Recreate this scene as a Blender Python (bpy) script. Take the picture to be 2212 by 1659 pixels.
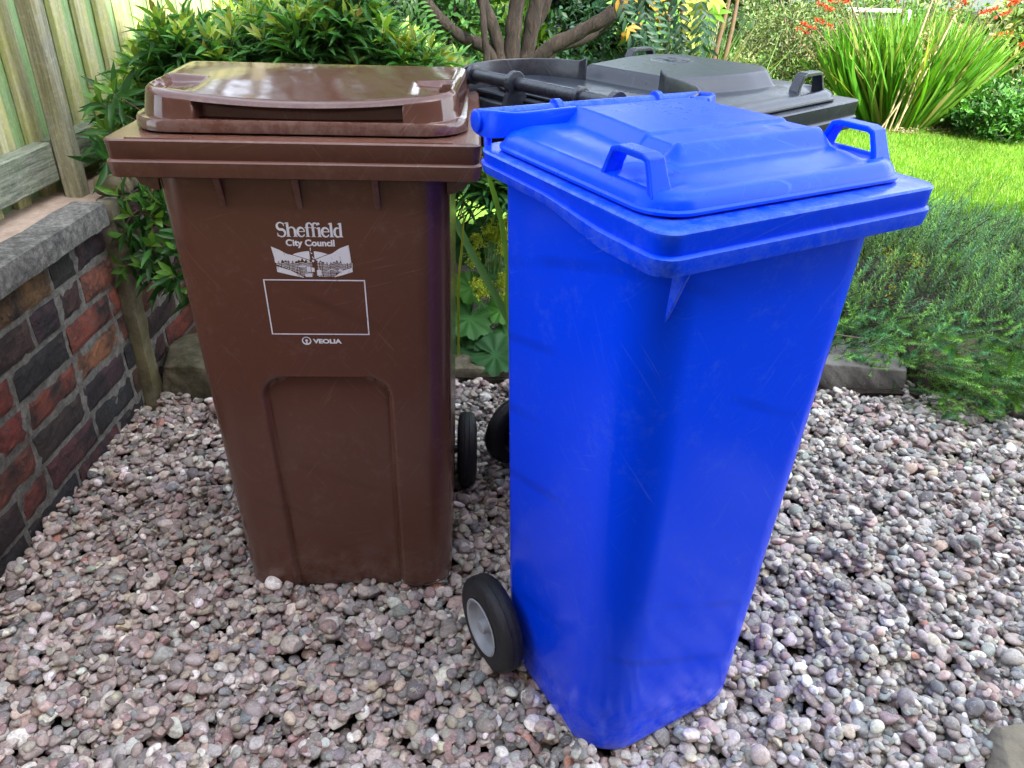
import bpy, math, random
import numpy as np
from mathutils import Vector, Matrix

for o in list(bpy.data.objects): bpy.data.objects.remove(o)
S = bpy.context.scene
COL = S.collection
R = math.radians
rng = np.random.default_rng(7)
random.seed(7)

# ------------------------------------------------------------------ camera
F_PX, PITCH, ROLL, CAM_H = 1670.8, 30.007, 1.827, 1.2975
cam_d = bpy.data.cameras.new('camera'); cam = bpy.data.objects.new('camera', cam_d); COL.objects.link(cam)
cam_d.sensor_width = 36; cam_d.lens = F_PX / 2212 * 36; cam_d.clip_start = .05; cam_d.clip_end = 2000
p_, r_ = R(PITCH), R(ROLL)
fw = Vector((0, math.cos(p_), -math.sin(p_))); up0 = Vector((0, math.sin(p_), math.cos(p_))); ri0 = Vector((1, 0, 0))
ri = ri0 * math.cos(r_) + up0 * math.sin(r_); up = -ri0 * math.sin(r_) + up0 * math.cos(r_)
cam.matrix_world = Matrix(((ri.x, up.x, -fw.x, 0), (ri.y, up.y, -fw.y, 0), (ri.z, up.z, -fw.z, CAM_H), (0, 0, 0, 1)))
S.camera = cam

# ------------------------------------------------------------------ light
SUN = Vector((.40, -.50, .737)).normalized()
sd = bpy.data.lights.new('sun', 'SUN'); so = bpy.data.objects.new('sun', sd); COL.objects.link(so)
sd.energy = 2.1; sd.angle = R(.5); sd.color = (1, .95, .86)
so.rotation_euler = SUN.to_track_quat('Z', 'Y').to_euler()
W = bpy.data.worlds.new('World'); S.world = W; W.use_nodes = True
wn = W.node_tree.nodes; sk = wn.new('ShaderNodeTexSky'); sk.sky_type = 'NISHITA'; sk.sun_disc = False
sk.sun_elevation = math.asin(SUN.z); sk.sun_rotation = math.atan2(SUN.x, SUN.y)
sk.air_density = 1.0; sk.dust_density = 2.0; sk.ozone_density = 1.0
hs_ = wn.new('ShaderNodeHueSaturation'); hs_.inputs['Saturation'].default_value = .46
W.node_tree.links.new(sk.outputs[0], hs_.inputs['Color']); W.node_tree.links.new(hs_.outputs[0], wn['Background'].inputs[0]); wn['Background'].inputs[1].default_value = .15
S.view_settings.view_transform = 'Standard'; S.view_settings.look = 'None'
S.view_settings.exposure = 2.95; S.view_settings.gamma = 1
S.render.engine = 'CYCLES'
S.cycles.max_bounces = 8

# ------------------------------------------------------------------ node helpers
class NT:
    def __init__(s, name):
        s.m = bpy.data.materials.new(name); s.m.use_nodes = True
        s.t = s.m.node_tree; s.b = s.t.nodes['Principled BSDF']; s.out = s.t.nodes['Material Output']
    def n(s, typ, **kw):
        nd = s.t.nodes.new('ShaderNode' + typ)
        for k, v in kw.items():
            if k.startswith('i_'):
                key = k[2:]; key = int(key) if key.isdigit() else key.replace('_', ' ')
                s.set(nd, key, v)
            else: setattr(nd, k, v)
        return nd
    def set(s, nd, key, v):
        if isinstance(v, bpy.types.NodeSocket): s.t.links.new(v, nd.inputs[key])
        else: nd.inputs[key].default_value = v
    def P(s, **kw):
        for k, v in kw.items(): s.set(s.b, k.replace('_', ' '), v)
    def noise(s, scale, detail=4, rough=.6, vec=None, dist=0):
        nd = s.n('TexNoise'); nd.inputs['Scale'].default_value = scale; nd.inputs['Detail'].default_value = detail
        nd.inputs['Roughness'].default_value = rough; nd.inputs['Distortion'].default_value = dist
        if vec is not None: s.t.links.new(vec, nd.inputs['Vector'])
        return nd.outputs['Fac']
    def coord(s, scale=(1, 1, 1), rot=(0, 0, 0), kind='Object', loc=(0, 0, 0)):
        c = s.n('TexCoord'); m = s.n('Mapping'); s.t.links.new(c.outputs[kind], m.inputs[0])
        m.inputs['Rotation'].default_value = rot; m.inputs['Location'].default_value = loc
        if tuple(rot) == (0, 0, 0): m.inputs['Scale'].default_value = scale; return m.outputs[0]
        m2 = s.n('Mapping'); m2.inputs['Scale'].default_value = scale; s.t.links.new(m.outputs[0], m2.inputs[0])   # rotate first, then stretch
        return m2.outputs[0]
    def ramp(s, fac, stops, interp='LINEAR'):
        nd = s.n('ValToRGB'); nd.color_ramp.interpolation = interp
        el = nd.color_ramp.elements
        while len(el) > 1: el.remove(el[-1])
        el[0].position = stops[0][0]; el[0].color = c4(stops[0][1])
        for p, c in stops[1:]:
            e = el.new(p); e.color = c4(c)
        s.t.links.new(fac, nd.inputs[0]); return nd.outputs[0]
    def mix(s, fac, a, b, mode='MIX'):
        nd = s.n('Mix', data_type='RGBA', blend_type=mode)
        for k, v in ((0, fac), (6, a), (7, b)):
            if isinstance(v, bpy.types.NodeSocket): s.t.links.new(v, nd.inputs[k])
            else: nd.inputs[k].default_value = c4(v) if k else v
        return nd.outputs[2]
    def math(s, op, a, b=0, clamp=False):
        nd = s.n('Math', operation=op, use_clamp=clamp)
        for k, v in ((0, a), (1, b)):
            if isinstance(v, bpy.types.NodeSocket): s.t.links.new(v, nd.inputs[k])
            else: nd.inputs[k].default_value = v
        return nd.outputs[0]
    def bump(s, h, strength=.3, dist=.01, nrm=None):
        nd = s.n('Bump'); nd.inputs['Strength'].default_value = strength; nd.inputs['Distance'].default_value = dist
        s.t.links.new(h, nd.inputs['Height'])
        if nrm is not None: s.t.links.new(nrm, nd.inputs['Normal'])
        return nd.outputs[0]
    def attr(s, name='col'):
        nd = s.n('Attribute'); nd.attribute_name = name; return nd.outputs['Color']
def c4(c):
    if isinstance(c, (int, float)): return (c, c, c, 1)
    return tuple(c) if len(c) == 4 else (c[0], c[1], c[2], 1)

def plastic(name, col, rough=.33, scuff=(.5, .5, .5), scuff_amt=.35, scratch=.5, dirt=.0, coat=0.0, dirtcol=(.08, .07, .05), faded=None, wave=.12, spec=.5, tint=None, edge=0):
    m = NT(name)
    v = m.coord()
    n1 = m.noise(3.5, 3, .6, v); n2 = m.noise(60, 5, .7, v)
    base = m.mix(m.math('MULTIPLY', n1, .5), col, faded or tuple(x * .8 for x in col))
    # fine crossing scratches
    masks = []
    for i, (rot, sc) in enumerate((((.3, .5, .5), (260, 9, 9)), ((.9, 1.2, .4), (8, 300, 8)), ((.5, .9, 1.3), (8, 8, 300)))):
        s1 = m.noise(1.0, 2, .5, m.coord(sc, rot))
        g = m.noise(4.5 + i, 2, .5, m.coord(loc=(i * 3.1, 1, 2)))
        a = m.ramp(s1, [(.655, 0), (.70, 1)]); b = m.ramp(g, [(.47, 0), (.66, 1)])
        masks.append(m.math('MULTIPLY', a, b))
    sm = m.math('ADD', m.math('ADD', masks[0], masks[1]), masks[2], clamp=True)
    sf = m.math('MULTIPLY', sm, scratch)
    base = m.mix(sf, base, scuff)
    dg = m.n('TexWave', wave_type='BANDS', bands_direction='DIAGONAL'); dg.inputs['Scale'].default_value = 2.1; dg.inputs['Distortion'].default_value = 1.2; m.t.links.new(m.coord((1, .6, 2.2), loc=(.3, .2, .1)), dg.inputs['Vector'])
    dmask = m.math('MULTIPLY', m.ramp(dg.outputs['Fac'], [(.93, 0), (1, 1)]), m.ramp(m.noise(3, 3, .6, m.coord(loc=(7, 3, 5))), [(.5, 0), (.66, 1)]))
    base = m.mix(m.math('MULTIPLY', dmask, .30), base, tuple(q * .35 for q in col))
    # rubbed patches
    rub = m.ramp(m.math('MULTIPLY', m.noise(9, 6, .75, v), m.noise(45, 4, .8, v)), [(.27, 0), (.40, 1)])
    base = m.mix(m.math('MULTIPLY', rub, scuff_amt), base, scuff)
    if edge:
        pt = m.n('NewGeometry').outputs['Pointiness']
        pe = m.math('MULTIPLY', m.ramp(pt, [(.515, 0), (.56, 1)]), m.ramp(m.noise(38, 6, .8, v), [(.42, 0), (.6, 1)]))
        base = m.mix(m.math('MULTIPLY', pe, edge), base, tuple(min(1, q * .9) for q in scuff))
    if dirt:
        sp = m.n('SeparateXYZ'); m.t.links.new(m.n('TexCoord').outputs['Object'], sp.inputs[0])
        low = m.ramp(sp.outputs[2], [(0, 1), (.16, 0)])
        dn = m.ramp(m.noise(30, 6, .8, v), [(.4, 0), (.7, 1)])
        base = m.mix(m.math('MULTIPLY', m.math('MULTIPLY', low, dn), dirt), base, (.35, .33, .3))
        dk = m.ramp(m.noise(2.2, 5, .7, m.coord((1, 1, .35))), [(.55, 0), (.75, 1)])
        base = m.mix(m.math('MULTIPLY', dk, dirt * .25), base, dirtcol)
    ro = m.math('ADD', m.math('MULTIPLY', n2, .16), m.math('ADD', m.math('MULTIPLY', sf, .25), m.math('MULTIPLY', n1, .14)))
    m.P(Base_Color=base, Roughness=m.math('ADD', ro, rough - .15), IOR=1.5); m.set(m.b, 'Specular IOR Level', spec)
    if tint: m.set(m.b, 'Specular Tint', c4(tint))
    h = m.math('SUBTRACT', m.math('MULTIPLY', n2, .03), m.math('MULTIPLY', sf, .5))
    wv = m.noise(7, 2, .5, v)
    b1 = m.bump(wv, wave, .006)
    m.P(Normal=m.bump(h, .10, .0010, b1))
    if coat: m.P(Coat_Weight=coat, Coat_Roughness=.08)
    return m.m

def leafmat(name, trans=.35, rough=.42, spec=.5, vein=0):
    m = NT(name)
    c = m.attr()
    nz = m.noise(40, 3, .6, m.coord())
    c2 = m.mix(m.math('MULTIPLY', nz, .55), c, (.01, .03, .008), 'MIX') if not vein else c
    c2 = m.mix(.35, c, c2)
    m.P(Base_Color=c2, Roughness=rough)
    m.set(m.b, 'Specular IOR Level', spec)
    tr = m.n('BsdfTranslucent'); m.t.links.new(m.mix(1.0, c2, (1.0, 1.0, .35), 'MULTIPLY'), tr.inputs[0])
    mx = m.n('MixShader'); mx.inputs[0].default_value = trans
    m.t.links.new(m.b.outputs[0], mx.inputs[1]); m.t.links.new(tr.outputs[0], mx.inputs[2]); m.t.links.new(mx.outputs[0], m.out.inputs[0])
    return m.m

def simple(name, col, rough=.6, metal=0, bump=0, bscale=60, var=.0, vscale=8):
    m = NT(name)
    v = m.coord()
    c = m.mix(m.math('MULTIPLY', m.noise(vscale, 5, .7, v), var), col, tuple(x * .3 for x in col)) if var else c4(col)
    m.P(Base_Color=c, Roughness=rough, Metallic=metal)
    if bump: m.P(Normal=m.bump(m.noise(bscale, 5, .7, v), bump, .005))
    return m.m

def attrmat(name, rough=.6, bump=.4, bscale=90, dist=.002, var=.35, vscale=25, dark=(.03, .03, .03), light=None):
    m = NT(name)
    v = m.coord()
    n1 = m.noise(vscale, 6, .7, v)
    c = m.mix(m.math('MULTIPLY', m.ramp(n1, [(.40, 0), (.62, 1)]), var), m.attr(), dark)
    if light is not None:
        n2 = m.noise(vscale * 1.7, 5, .75, m.coord(loc=(5, 3, 1)))
        c = m.mix(m.math('MULTIPLY', m.ramp(n2, [(.55, 0), (.68, 1)]), .55), c, light)
    m.P(Base_Color=c, Roughness=rough)
    if bump: m.P(Normal=m.bump(m.noise(bscale, 5, .75, v), bump, dist))
    return m.m

# ------------------------------------------------------------------ mesh helpers
def link(o, parent=None):
    COL.objects.link(o)
    if parent is not None: o.parent = parent
    return o
def mesh_obj(name, V, Fc, mat, parent=None, smooth=True, col=None, sharp=None):
    me = bpy.data.meshes.new(name)
    V = np.asarray(V, dtype=np.float32)
    if isinstance(Fc, np.ndarray):
        nf, k = Fc.shape
        me.vertices.add(len(V)); me.vertices.foreach_set('co', V.ravel())
        me.loops.add(nf * k); me.loops.foreach_set('vertex_index', Fc.astype(np.int32).ravel())
        me.polygons.add(nf); me.polygons.foreach_set('loop_start', np.arange(0, nf * k, k, dtype=np.int32))
        me.update(calc_edges=True)
    else:
        me.from_pydata([tuple(map(float, v)) for v in V], [], [tuple(map(int, f)) for f in Fc]); me.update()
    if smooth: me.polygons.foreach_set('use_smooth', np.ones(len(me.polygons), dtype=bool))
    if col is not None:
        a = me.color_attributes.new('col', 'FLOAT_COLOR', 'POINT')
        c = np.ones((len(V), 4), dtype=np.float32); c[:, :3] = col; a.data.foreach_set('color', c.ravel())
    if sharp: me.set_sharp_from_angle(angle=R(sharp))
    if mat: me.materials.append(mat)
    o = bpy.data.objects.new(name, me)
    return link(o, parent)
def tag(o, label=None, cat=None, group=None, kind=None):
    if label: o['label'] = label
    if cat: o['category'] = cat
    if group: o['group'] = group
    if kind: o['kind'] = kind
    return o
def empty(name, loc, yaw=0):
    o = bpy.data.objects.new(name, None); o.location = loc; o.rotation_euler = (0, 0, R(yaw)); o.empty_display_size = .1
    return link(o)
class MB:
    def __init__(s): s.v = []; s.f = []; s.c = []
    def add(s, V, Fc, c=None):
        n = len(s.v); s.v += [tuple(v) for v in V]; s.f += [tuple(i + n for i in f) for f in Fc]
        s.c += [c or (1, 1, 1)] * len(V)
    def box(s, a, b, c=None, bev=0, jit=0):
        x0, y0, z0 = a; x1, y1, z1 = b
        if not bev:
            V = [(x, y, z) for z in (z0, z1) for y in (y0, y1) for x in (x0, x1)]
            F_ = [(0, 2, 3, 1), (4, 5, 7, 6), (0, 1, 5, 4), (2, 6, 7, 3), (0, 4, 6, 2), (1, 3, 7, 5)]
        else:
            # bevelled box: 24 verts
            V = []; idx = {}
            for ix in (0, 1):
                for iy in (0, 1):
                    for iz in (0, 1):
                        X = (x0, x1)[ix]; Y = (y0, y1)[iy]; Z = (z0, z1)[iz]
                        sx, sy, sz = (1, -1)[ix], (1, -1)[iy], (1, -1)[iz]
                        for ax in range(3):
                            q = [X + sx * bev, Y + sy * bev, Z + sz * bev]; q[ax] = (X, Y, Z)[ax]
                            idx[ix, iy, iz, ax] = len(V); V.append(tuple(q))
            F_ = []
            for ax in range(3):
                for s_ in (0, 1):
                    o = [a_ for a_ in range(3) if a_ != ax]
                    quad = []
                    for (i, j) in ((0, 0), (1, 0), (1, 1), (0, 1)):
                        k = [0, 0, 0]; k[ax] = s_; k[o[0]] = i; k[o[1]] = j; quad.append(idx[(*k, ax)])
                    if (s_ == 0) ^ (ax == 1): quad = quad[::-1]
                    F_.append(tuple(quad))
            for ax in range(3):           # edges along ax
                o = [a_ for a_ in range(3) if a_ != ax]
                for i in (0, 1):
                    for j in (0, 1):
                        k0 = [0, 0, 0]; k0[o[0]] = i; k0[o[1]] = j; k1 = list(k0); k1[ax] = 1
                        q = [idx[(*k0, o[0])], idx[(*k1, o[0])], idx[(*k1, o[1])], idx[(*k0, o[1])]]
                        if (i ^ j) ^ (ax == 1): q = q[::-1]
                        F_.append(tuple(q))
            for ix in (0, 1):
                for iy in (0, 1):
                    for iz in (0, 1):
                        t = [idx[ix, iy, iz, a_] for a_ in range(3)]
                        if (ix + iy + iz) % 2 == 1: pass
                        else: t = t[::-1]
                        F_.append(tuple(t[::-1]))
        if jit: V = [tuple(q + random.uniform(-jit, jit) for q in v) for v in V]
        s.add(V, F_, c)
    def tube(s, pts, rad, n=8, c=None, cap=True, squash=1):
        pts = [Vector(p) for p in pts]; N = len(pts)
        rad = [rad] * N if isinstance(rad, (int, float)) else rad
        V = []; F_ = []; prev = None
        for i, p in enumerate(pts):
            d = (pts[min(i + 1, N - 1)] - pts[max(i - 1, 0)]).normalized()
            a = prev or (Vector((0, 0, 1)) if abs(d.z) < .9 else Vector((1, 0, 0)))
            a = (a - d * a.dot(d)).normalized(); b = d.cross(a); prev = a
            for k in range(n):
                t = 2 * math.pi * k / n; V.append(p + (a * math.cos(t) * squash + b * math.sin(t)) * rad[i])
        for i in range(N - 1):
            for k in range(n): F_.append((i * n + k, i * n + (k + 1) % n, (i + 1) * n + (k + 1) % n, (i + 1) * n + k))
        if cap:
            F_.append(tuple(range(n))[::-1]); F_.append(tuple(range((N - 1) * n, N * n)))
        s.add(V, F_, c)
    def prism(s, poly, axis, a, b, c=None):
        """poly: 2-D points; axis the extrusion axis"""
        n = len(poly); V = []
        for t in (a, b):
            for (u, v) in poly:
                V.append({0: (t, u, v), 1: (u, t, v), 2: (u, v, t)}[axis])
        F_ = [tuple(range(n))[::-1], tuple(range(n, 2 * n))] + [(i, (i + 1) % n, n + (i + 1) % n, n + i) for i in range(n)]
        s.add(V, F_, c)
    def strip(s, secs, c=None, closed_sec=True, cap=True):
        n = len(secs[0]); V = [q for sec in secs for q in sec]; F_ = []
        for i in range(len(secs) - 1):
            for k in range(n if closed_sec else n - 1):
                F_.append((i * n + k, i * n + (k + 1) % n, (i + 1) * n + (k + 1) % n, (i + 1) * n + k))
        if cap: F_.append(tuple(range(n))[::-1]); F_.append(tuple(range((len(secs) - 1) * n, len(secs) * n)))
        s.add(V, F_, c)
    def build(s, name, mat, parent=None, smooth=False, sharp=None, fix=True, bevel=0):
        me = bpy.data.meshes.new(name); me.from_pydata([tuple(map(float, v)) for v in s.v], [], s.f); me.update()
        if fix:
            import bmesh
            bm = bmesh.new(); bm.from_mesh(me); bmesh.ops.recalc_face_normals(bm, faces=bm.faces)
            bm.to_mesh(me); bm.free()
        if smooth: me.polygons.foreach_set('use_smooth', np.ones(len(me.polygons), dtype=bool))
        if sharp: me.set_sharp_from_angle(angle=R(sharp))
        a = me.color_attributes.new('col', 'FLOAT_COLOR', 'POINT')
        cc = np.ones((len(s.v), 4), dtype=np.float32); cc[:, :3] = np.array(s.c); a.data.foreach_set('color', cc.ravel())
        me.materials.append(mat)
        o = bpy.data.objects.new(name, me)
        if bevel:
            b = o.modifiers.new('bevel', 'BEVEL'); b.width = bevel; b.segments = 2; b.limit_method = 'ANGLE'; b.angle_limit = R(35)
        return link(o, parent)

def sstep(a, b, x):
    t = np.clip((x - a) / (b - a), 0, 1); return t * t * (3 - 2 * t)
def rrect(hx, y0, y1, rf, rb, nf=40, ns=24, nc=10, cx=0):
    """rounded rectangle, CCW from the front-left"""
    P = []
    P += [(-hx + rf + (2 * hx - 2 * rf) * t, y0) for t in np.linspace(0, 1, nf, endpoint=False)]
    P += [(hx - rf + rf * math.sin(a), y0 + rf - rf * math.cos(a)) for a in np.linspace(0, math.pi / 2, nc, endpoint=False)]
    P += [(hx, y0 + rf + (y1 - rb - y0 - rf) * t) for t in np.linspace(0, 1, ns, endpoint=False)]
    P += [(hx - rb + rb * math.cos(a), y1 - rb + rb * math.sin(a)) for a in np.linspace(0, math.pi / 2, nc, endpoint=False)]
    P += [(hx - rb - (2 * hx - 2 * rb) * t, y1) for t in np.linspace(0, 1, nf, endpoint=False)]
    P += [(-hx + rb - rb * math.sin(a), y1 - rb + rb * math.cos(a)) for a in np.linspace(0, math.pi / 2, nc, endpoint=False)]
    P += [(-hx, y1 - rb - (y1 - rb - y0 - rf) * t) for t in np.linspace(0, 1, ns, endpoint=False)]
    P += [(-hx + rf - rf * math.cos(a), y0 + rf - rf * math.sin(a)) for a in np.linspace(0, math.pi / 2, nc, endpoint=False)]
    P = np.array(P); P[:, 0] += cx
    return P
def rings_mesh(rings, cap0=True, cap1=True):
    n = len(rings[0]); V = np.concatenate(rings); m = len(rings)
    F_ = []
    for i in range(m - 1):
        a = i * n
        for k in range(n): F_.append((a + k, a + (k + 1) % n, a + n + (k + 1) % n, a + n + k))
    if cap0: F_.append(tuple(range(n))[::-1])
    if cap1: F_.append(tuple(range((m - 1) * n, m * n)))
    return V, F_
def ring3(P, z): return np.column_stack([P, np.full(len(P), z) if np.isscalar(z) else z])

# ------------------------------------------------------------------ plastics and rubbers
M_brown = plastic('brown_plastic', (.125, .052, .034), .22, (.36, .27, .23), .08, .13, .25, edge=.12)
M_brown_lid = plastic('brown_lid_plastic', (.100, .043, .030), .10, (.42, .34, .30), .05, .12, 0, wave=.28, edge=.15)
M_blue = plastic('blue_plastic', (.0, .056, .93), .20, (.14, .27, .78), .09, .16, .35, faded=(.0, .046, .84), spec=.34, tint=(.30, .55, 1), edge=.35)
M_blue_lid = plastic('blue_lid_plastic', (.0, .048, .84), .30, (.14, .32, .85), .12, .2, 0, faded=(.0, .085, .88), spec=.34, tint=(.30, .55, 1))
M_black = plastic('black_plastic', (.018, .024, .036), .30, (.25, .26, .28), .10, .25, 0, edge=.10)
M_rubber = simple('rubber', (.016, .017, .020), .55, 0, .5, 120, .4, 30)
M_greyrim = simple('grey_hub_plastic', (.36, .39, .42), .42, 0, .15, 60, .25, 12)
M_blackhub = simple('black_hub_plastic', (.035, .037, .042), .45, 0, .2, 60, .3, 20)
M_axle = simple('axle_steel', (.03, .04, .06), .28, .6)
mp = NT('white_print'); _s = mp.ramp(mp.noise(160, 4, .8, mp.coord((1, 1, .4))), [(.33, (.28, .2, .18)), (.42, (.78, .8, .84))]); mp.P(Base_Color=_s, Roughness=.45); M_print = mp.m

# ------------------------------------------------------------------ wheelie bins
def wheel(parent, x, y, side, rad=.1, width=.048, hubmat=None, spokes=False, tyre_r=.066):
    """axis along x; side = +1/-1: the outer face looks along side*x"""
    prof = [(-width / 2, tyre_r), (-width / 2, rad * .80), (-width / 2 + .004, rad * .93), (-width * .30, rad * .985), (-width * .14, rad), (-width * .12, rad * .985), (-width * .10, rad),
            (width * .10, rad), (width * .12, rad * .985), (width * .14, rad), (width * .30, rad * .985), (width / 2 - .004, rad * .93), (width / 2, rad * .80), (width / 2, tyre_r), (width * .3, tyre_r - .001), (-width * .3, tyre_r - .001)]
    n = 64
    V = []; F_ = []
    for k in range(n):
        a = 2 * math.pi * k / n
        for (u, r) in prof: V.append((x + u, y + r * math.cos(a), rad + r * math.sin(a)))
    m = len(prof)
    for k in range(n):
        for i in range(m): F_.append((k * m + i, k * m + (i + 1) % m, ((k + 1) % n) * m + (i + 1) % m, ((k + 1) % n) * m + i))
    w = MB(); w.add(V, F_); wo = w.build('wheel', M_rubber, parent, smooth=True, sharp=40)
    h = MB()
    # dished hub
    s = side; ox = x + s * width / 2; r0 = tyre_r
    hp = [(s * .0015, r0), (s * .003, r0 - .003), (s * .001, r0 - .007), (-s * .014, r0 - .014), (-s * .017, r0 - .02), (-s * .018, .018), (-s * .014, .0155), (s * .0, .014), (s * .002, .012), (s * .002, .0005)]
    if spokes: hp = [(s * .0015, r0), (s * .002, r0 - .004), (-s * .004, r0 - .010), (-s * .022, r0 - .012), (-s * .024, .020), (-s * .004, .018), (0, .015), (0, .0005)]
    V = []; F_ = []; m = len(hp)
    for k in range(n):
        a = 2 * math.pi * k / n
        for (u, r) in hp: V.append((ox + u, y + r * math.cos(a), rad + r * math.sin(a)))
    for k in range(n):
        for i in range(m - 1): F_.append((k * m + i, k * m + i + 1, ((k + 1) % n) * m + i + 1, ((k + 1) % n) * m + i))
    h.add(V, F_)
    if spokes:
        for q in range(6):
            a = q * math.pi / 3 + .3; ca, sa = math.cos(a), math.sin(a)
            pts = []
            for (u, r, t) in ((-.020, .012, .006), (-.003, .016, .006), (-.003, r0 - .006, .004), (-.020, r0 - .006, .004)):
                for e in (-1, 1): pts.append((ox + s * u, y + r * ca - e * t * sa, rad + r * sa + e * t * ca))
            h.add(pts, [(0, 2, 4, 6), (1, 7, 5, 3), (2, 3, 5, 4), (0, 1, 3, 2), (4, 5, 7, 6)])
    if spokes:      # the same dish on the inner face
        V2 = [(2 * x - v[0], v[1], v[2]) for v in h.v]; F2 = [tuple(reversed(f)) for f in h.f]; h.add(V2, F2)
    h.build('rim', hubmat, wo, smooth=True, sharp=35)
    return wo

def make_body(parent, mat, ztop, top, bot, panel=None, rear_r=.05, zb=.0, name='body'):
    """top/bot: (hx, y0, y1, rf)"""
    zs = list(np.linspace(ztop, .05, 120)) + list(np.linspace(.045, -.012, 12))
    rings = []
    for z in zs:
        t = 1 - z / ztop
        hx = top[0] + (bot[0] - top[0]) * t; y0 = top[1] + (bot[1] - top[1]) * t; y1 = top[2] + (bot[2] - top[2]) * t; rf = top[3] + (bot[3] - top[3]) * t
        k = 0
        if z < .018: k = .022 * (1 - math.sqrt(max(0, 1 - ((.018 - z) / .03) ** 2)))
        P = rrect(hx - k, y0 + k, y1 - k, rf, rear_r, nf=110, ns=16, nc=12)
        if panel is not None:
            fx, fz, fr, dep = panel['hx'], panel['zt'], panel['r'], panel['d']
            for j in range(110):
                x = P[j, 0]
                # signed distance to rounded-top panel which runs out at the bottom
                w = fx(z)
                qx = abs(x) - (w - fr); qz = (z - (fz - fr))
                dd = math.hypot(max(qx, 0), max(qz, 0)) + min(max(qx, qz), 0) - fr
                P[j, 1] += dep * float(1 - sstep(-.006, .005, dd)) + .003 * math.exp(-((dd + .004) / .004) ** 2)
        rings.append(ring3(P, z + zb))
    V, F_ = rings_mesh(rings, cap0=False)
    F_ = [f[::-1] for f in F_]
    return mesh_obj(name, V, F_, mat, parent, smooth=True, sharp=50)

def make_rim(parent, mat, hx, D, zt, fn_drop, rf, rb, inner, name='rim'):
    """comb frame: stepped band round the top. fn_drop(y)->height of the skirt"""
    P0 = rrect(hx, 0, D, rf, rb, nf=60, ns=40, nc=10)
    def off(d):
        return rrect(hx - d, d, D - d, max(rf - d, .004), max(rb - d, .004), nf=60, ns=40, nc=10)
    drop = fn_drop(P0[:, 1])
    prof = [(inner, lambda: zt - .012), (inner, lambda: zt - .001), (.012, lambda: zt), (.005, lambda: zt - .0005), (.0022, lambda: zt - .003), (.0030, lambda: zt - drop * .12), (.0046, lambda: zt - drop * .50), (.0050, lambda: zt - drop * .515),
            (.0016, lambda: zt - drop * .545), (.0000, lambda: zt - drop * .575), (.0014, lambda: zt - drop * .80), (.0034, lambda: zt - drop * .96), (.008, lambda: zt - drop), (.011, lambda: zt - drop), (.012, lambda: zt - drop * .8), (inner - .004, lambda: zt - drop * .55)]
    rings = []
    for d, f in prof:
        P = off(d); z = f(); z = np.full(len(P), z) if np.isscalar(z) else z
        rings.append(ring3(P, z))
    V, F_ = rings_mesh(rings, False, False)
    F_ = [f[::-1] for f in F_]
    return mesh_obj(name, V, F_, mat, parent, smooth=True, sharp=28)

def make_lid(parent, mat, outer, rings_prof, hfun, zref, slot=None, K=46, name='lid', nf=80, ns=60, side=None, widen=0.):
    """outer=(hx,y0,y1,rf,rb); rings_prof=[(inset,z)...] bottom to top, then the top skin from hfun"""
    hx, y0, y1, rf, rb = outer
    rings = []
    if slot:
        xa, xb, z0, z1, dep = slot
    for (d, z) in rings_prof:
        wd = widen * min(1, d / .026)
        P = rrect(hx - d, y0 + d, y1 - d, max(rf - d * .6, .01), max(rb - d * .6, .01), nf=nf, ns=ns, nc=12)
        P[:, 0] *= 1 + wd * sstep(.08, .36, P[:, 1])
        zz = np.full(len(P), float(z))
        if side is not None: zz = side(P, zz, z)
        if slot:
            for j in range(nf):
                x = P[j, 0]
                inx = float(sstep(xa - .004, xa, x) * (1 - sstep(xb, xb + .004, x)))
                if z0 < z < z1:
                    zin = 1.0; P[j, 1] += dep * inx * zin
        rings.append(np.column_stack([P, zz]))
    P = rings[-1][:, :2].copy(); z_edge = rings[-1][:, 2].copy()
    cx, cy = 0, (y0 + y1) / 2
    for k in range(1, K + 1):
        t = 1 - k / K * .985
        if k == 1: t = 1 - .012
        if k == 2: t = 1 - .024
        Q = np.column_stack([cx + (P[:, 0] - cx) * t, cy + (P[:, 1] - cy) * t])
        e = math.exp(-((1 - t) / .02) ** 2)
        z = hfun(Q[:, 0], Q[:, 1])
        rings.append(np.column_stack([Q, z * (1 - e) + z_edge * e]))
    V, F_ = rings_mesh(rings, cap0=False, cap1=True)
    return mesh_obj(name, V, F_, mat, parent, smooth=True, sharp=42)

def wall_strip(mb, pts, th):
    """pts: (x, y, zlow, zhigh); thick upright wall following a plan line"""
    secs = []
    n = len(pts)
    for i, (x, y, a, b) in enumerate(pts):
        x0, y0 = pts[max(i - 1, 0)][:2]; x1, y1 = pts[min(i + 1, n - 1)][:2]
        dx, dy = x1 - x0, y1 - y0; l = math.hypot(dx, dy) or 1; nx, ny = -dy / l * th / 2, dx / l * th / 2
        r = th * .3
        secs.append([(x - nx, y - ny, a), (x + nx, y + ny, a), (x + nx, y + ny, b - r), (x + nx * .5, y + ny * .5, b), (x - nx * .5, y - ny * .5, b), (x - nx, y - ny, b - r)])
    mb.strip(secs)

def smooth_path(pts, n=6):
    """catmull-rom through tuples of any length"""
    pts = [np.array(p, float) for p in pts]; out = []
    for i in range(len(pts) - 1):
        p0 = pts[max(i - 1, 0)]; p1 = pts[i]; p2 = pts[i + 1]; p3 = pts[min(i + 2, len(pts) - 1)]
        for k in range(n):
            t = k / n
            out.append(.5 * ((2 * p1) + (-p0 + p2) * t + (2 * p0 - 5 * p1 + 4 * p2 - p3) * t * t + (-p0 + 3 * p1 - 3 * p2 + p3) * t ** 3))
    out.append(pts[-1]); return [tuple(p) for p in out]

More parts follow.
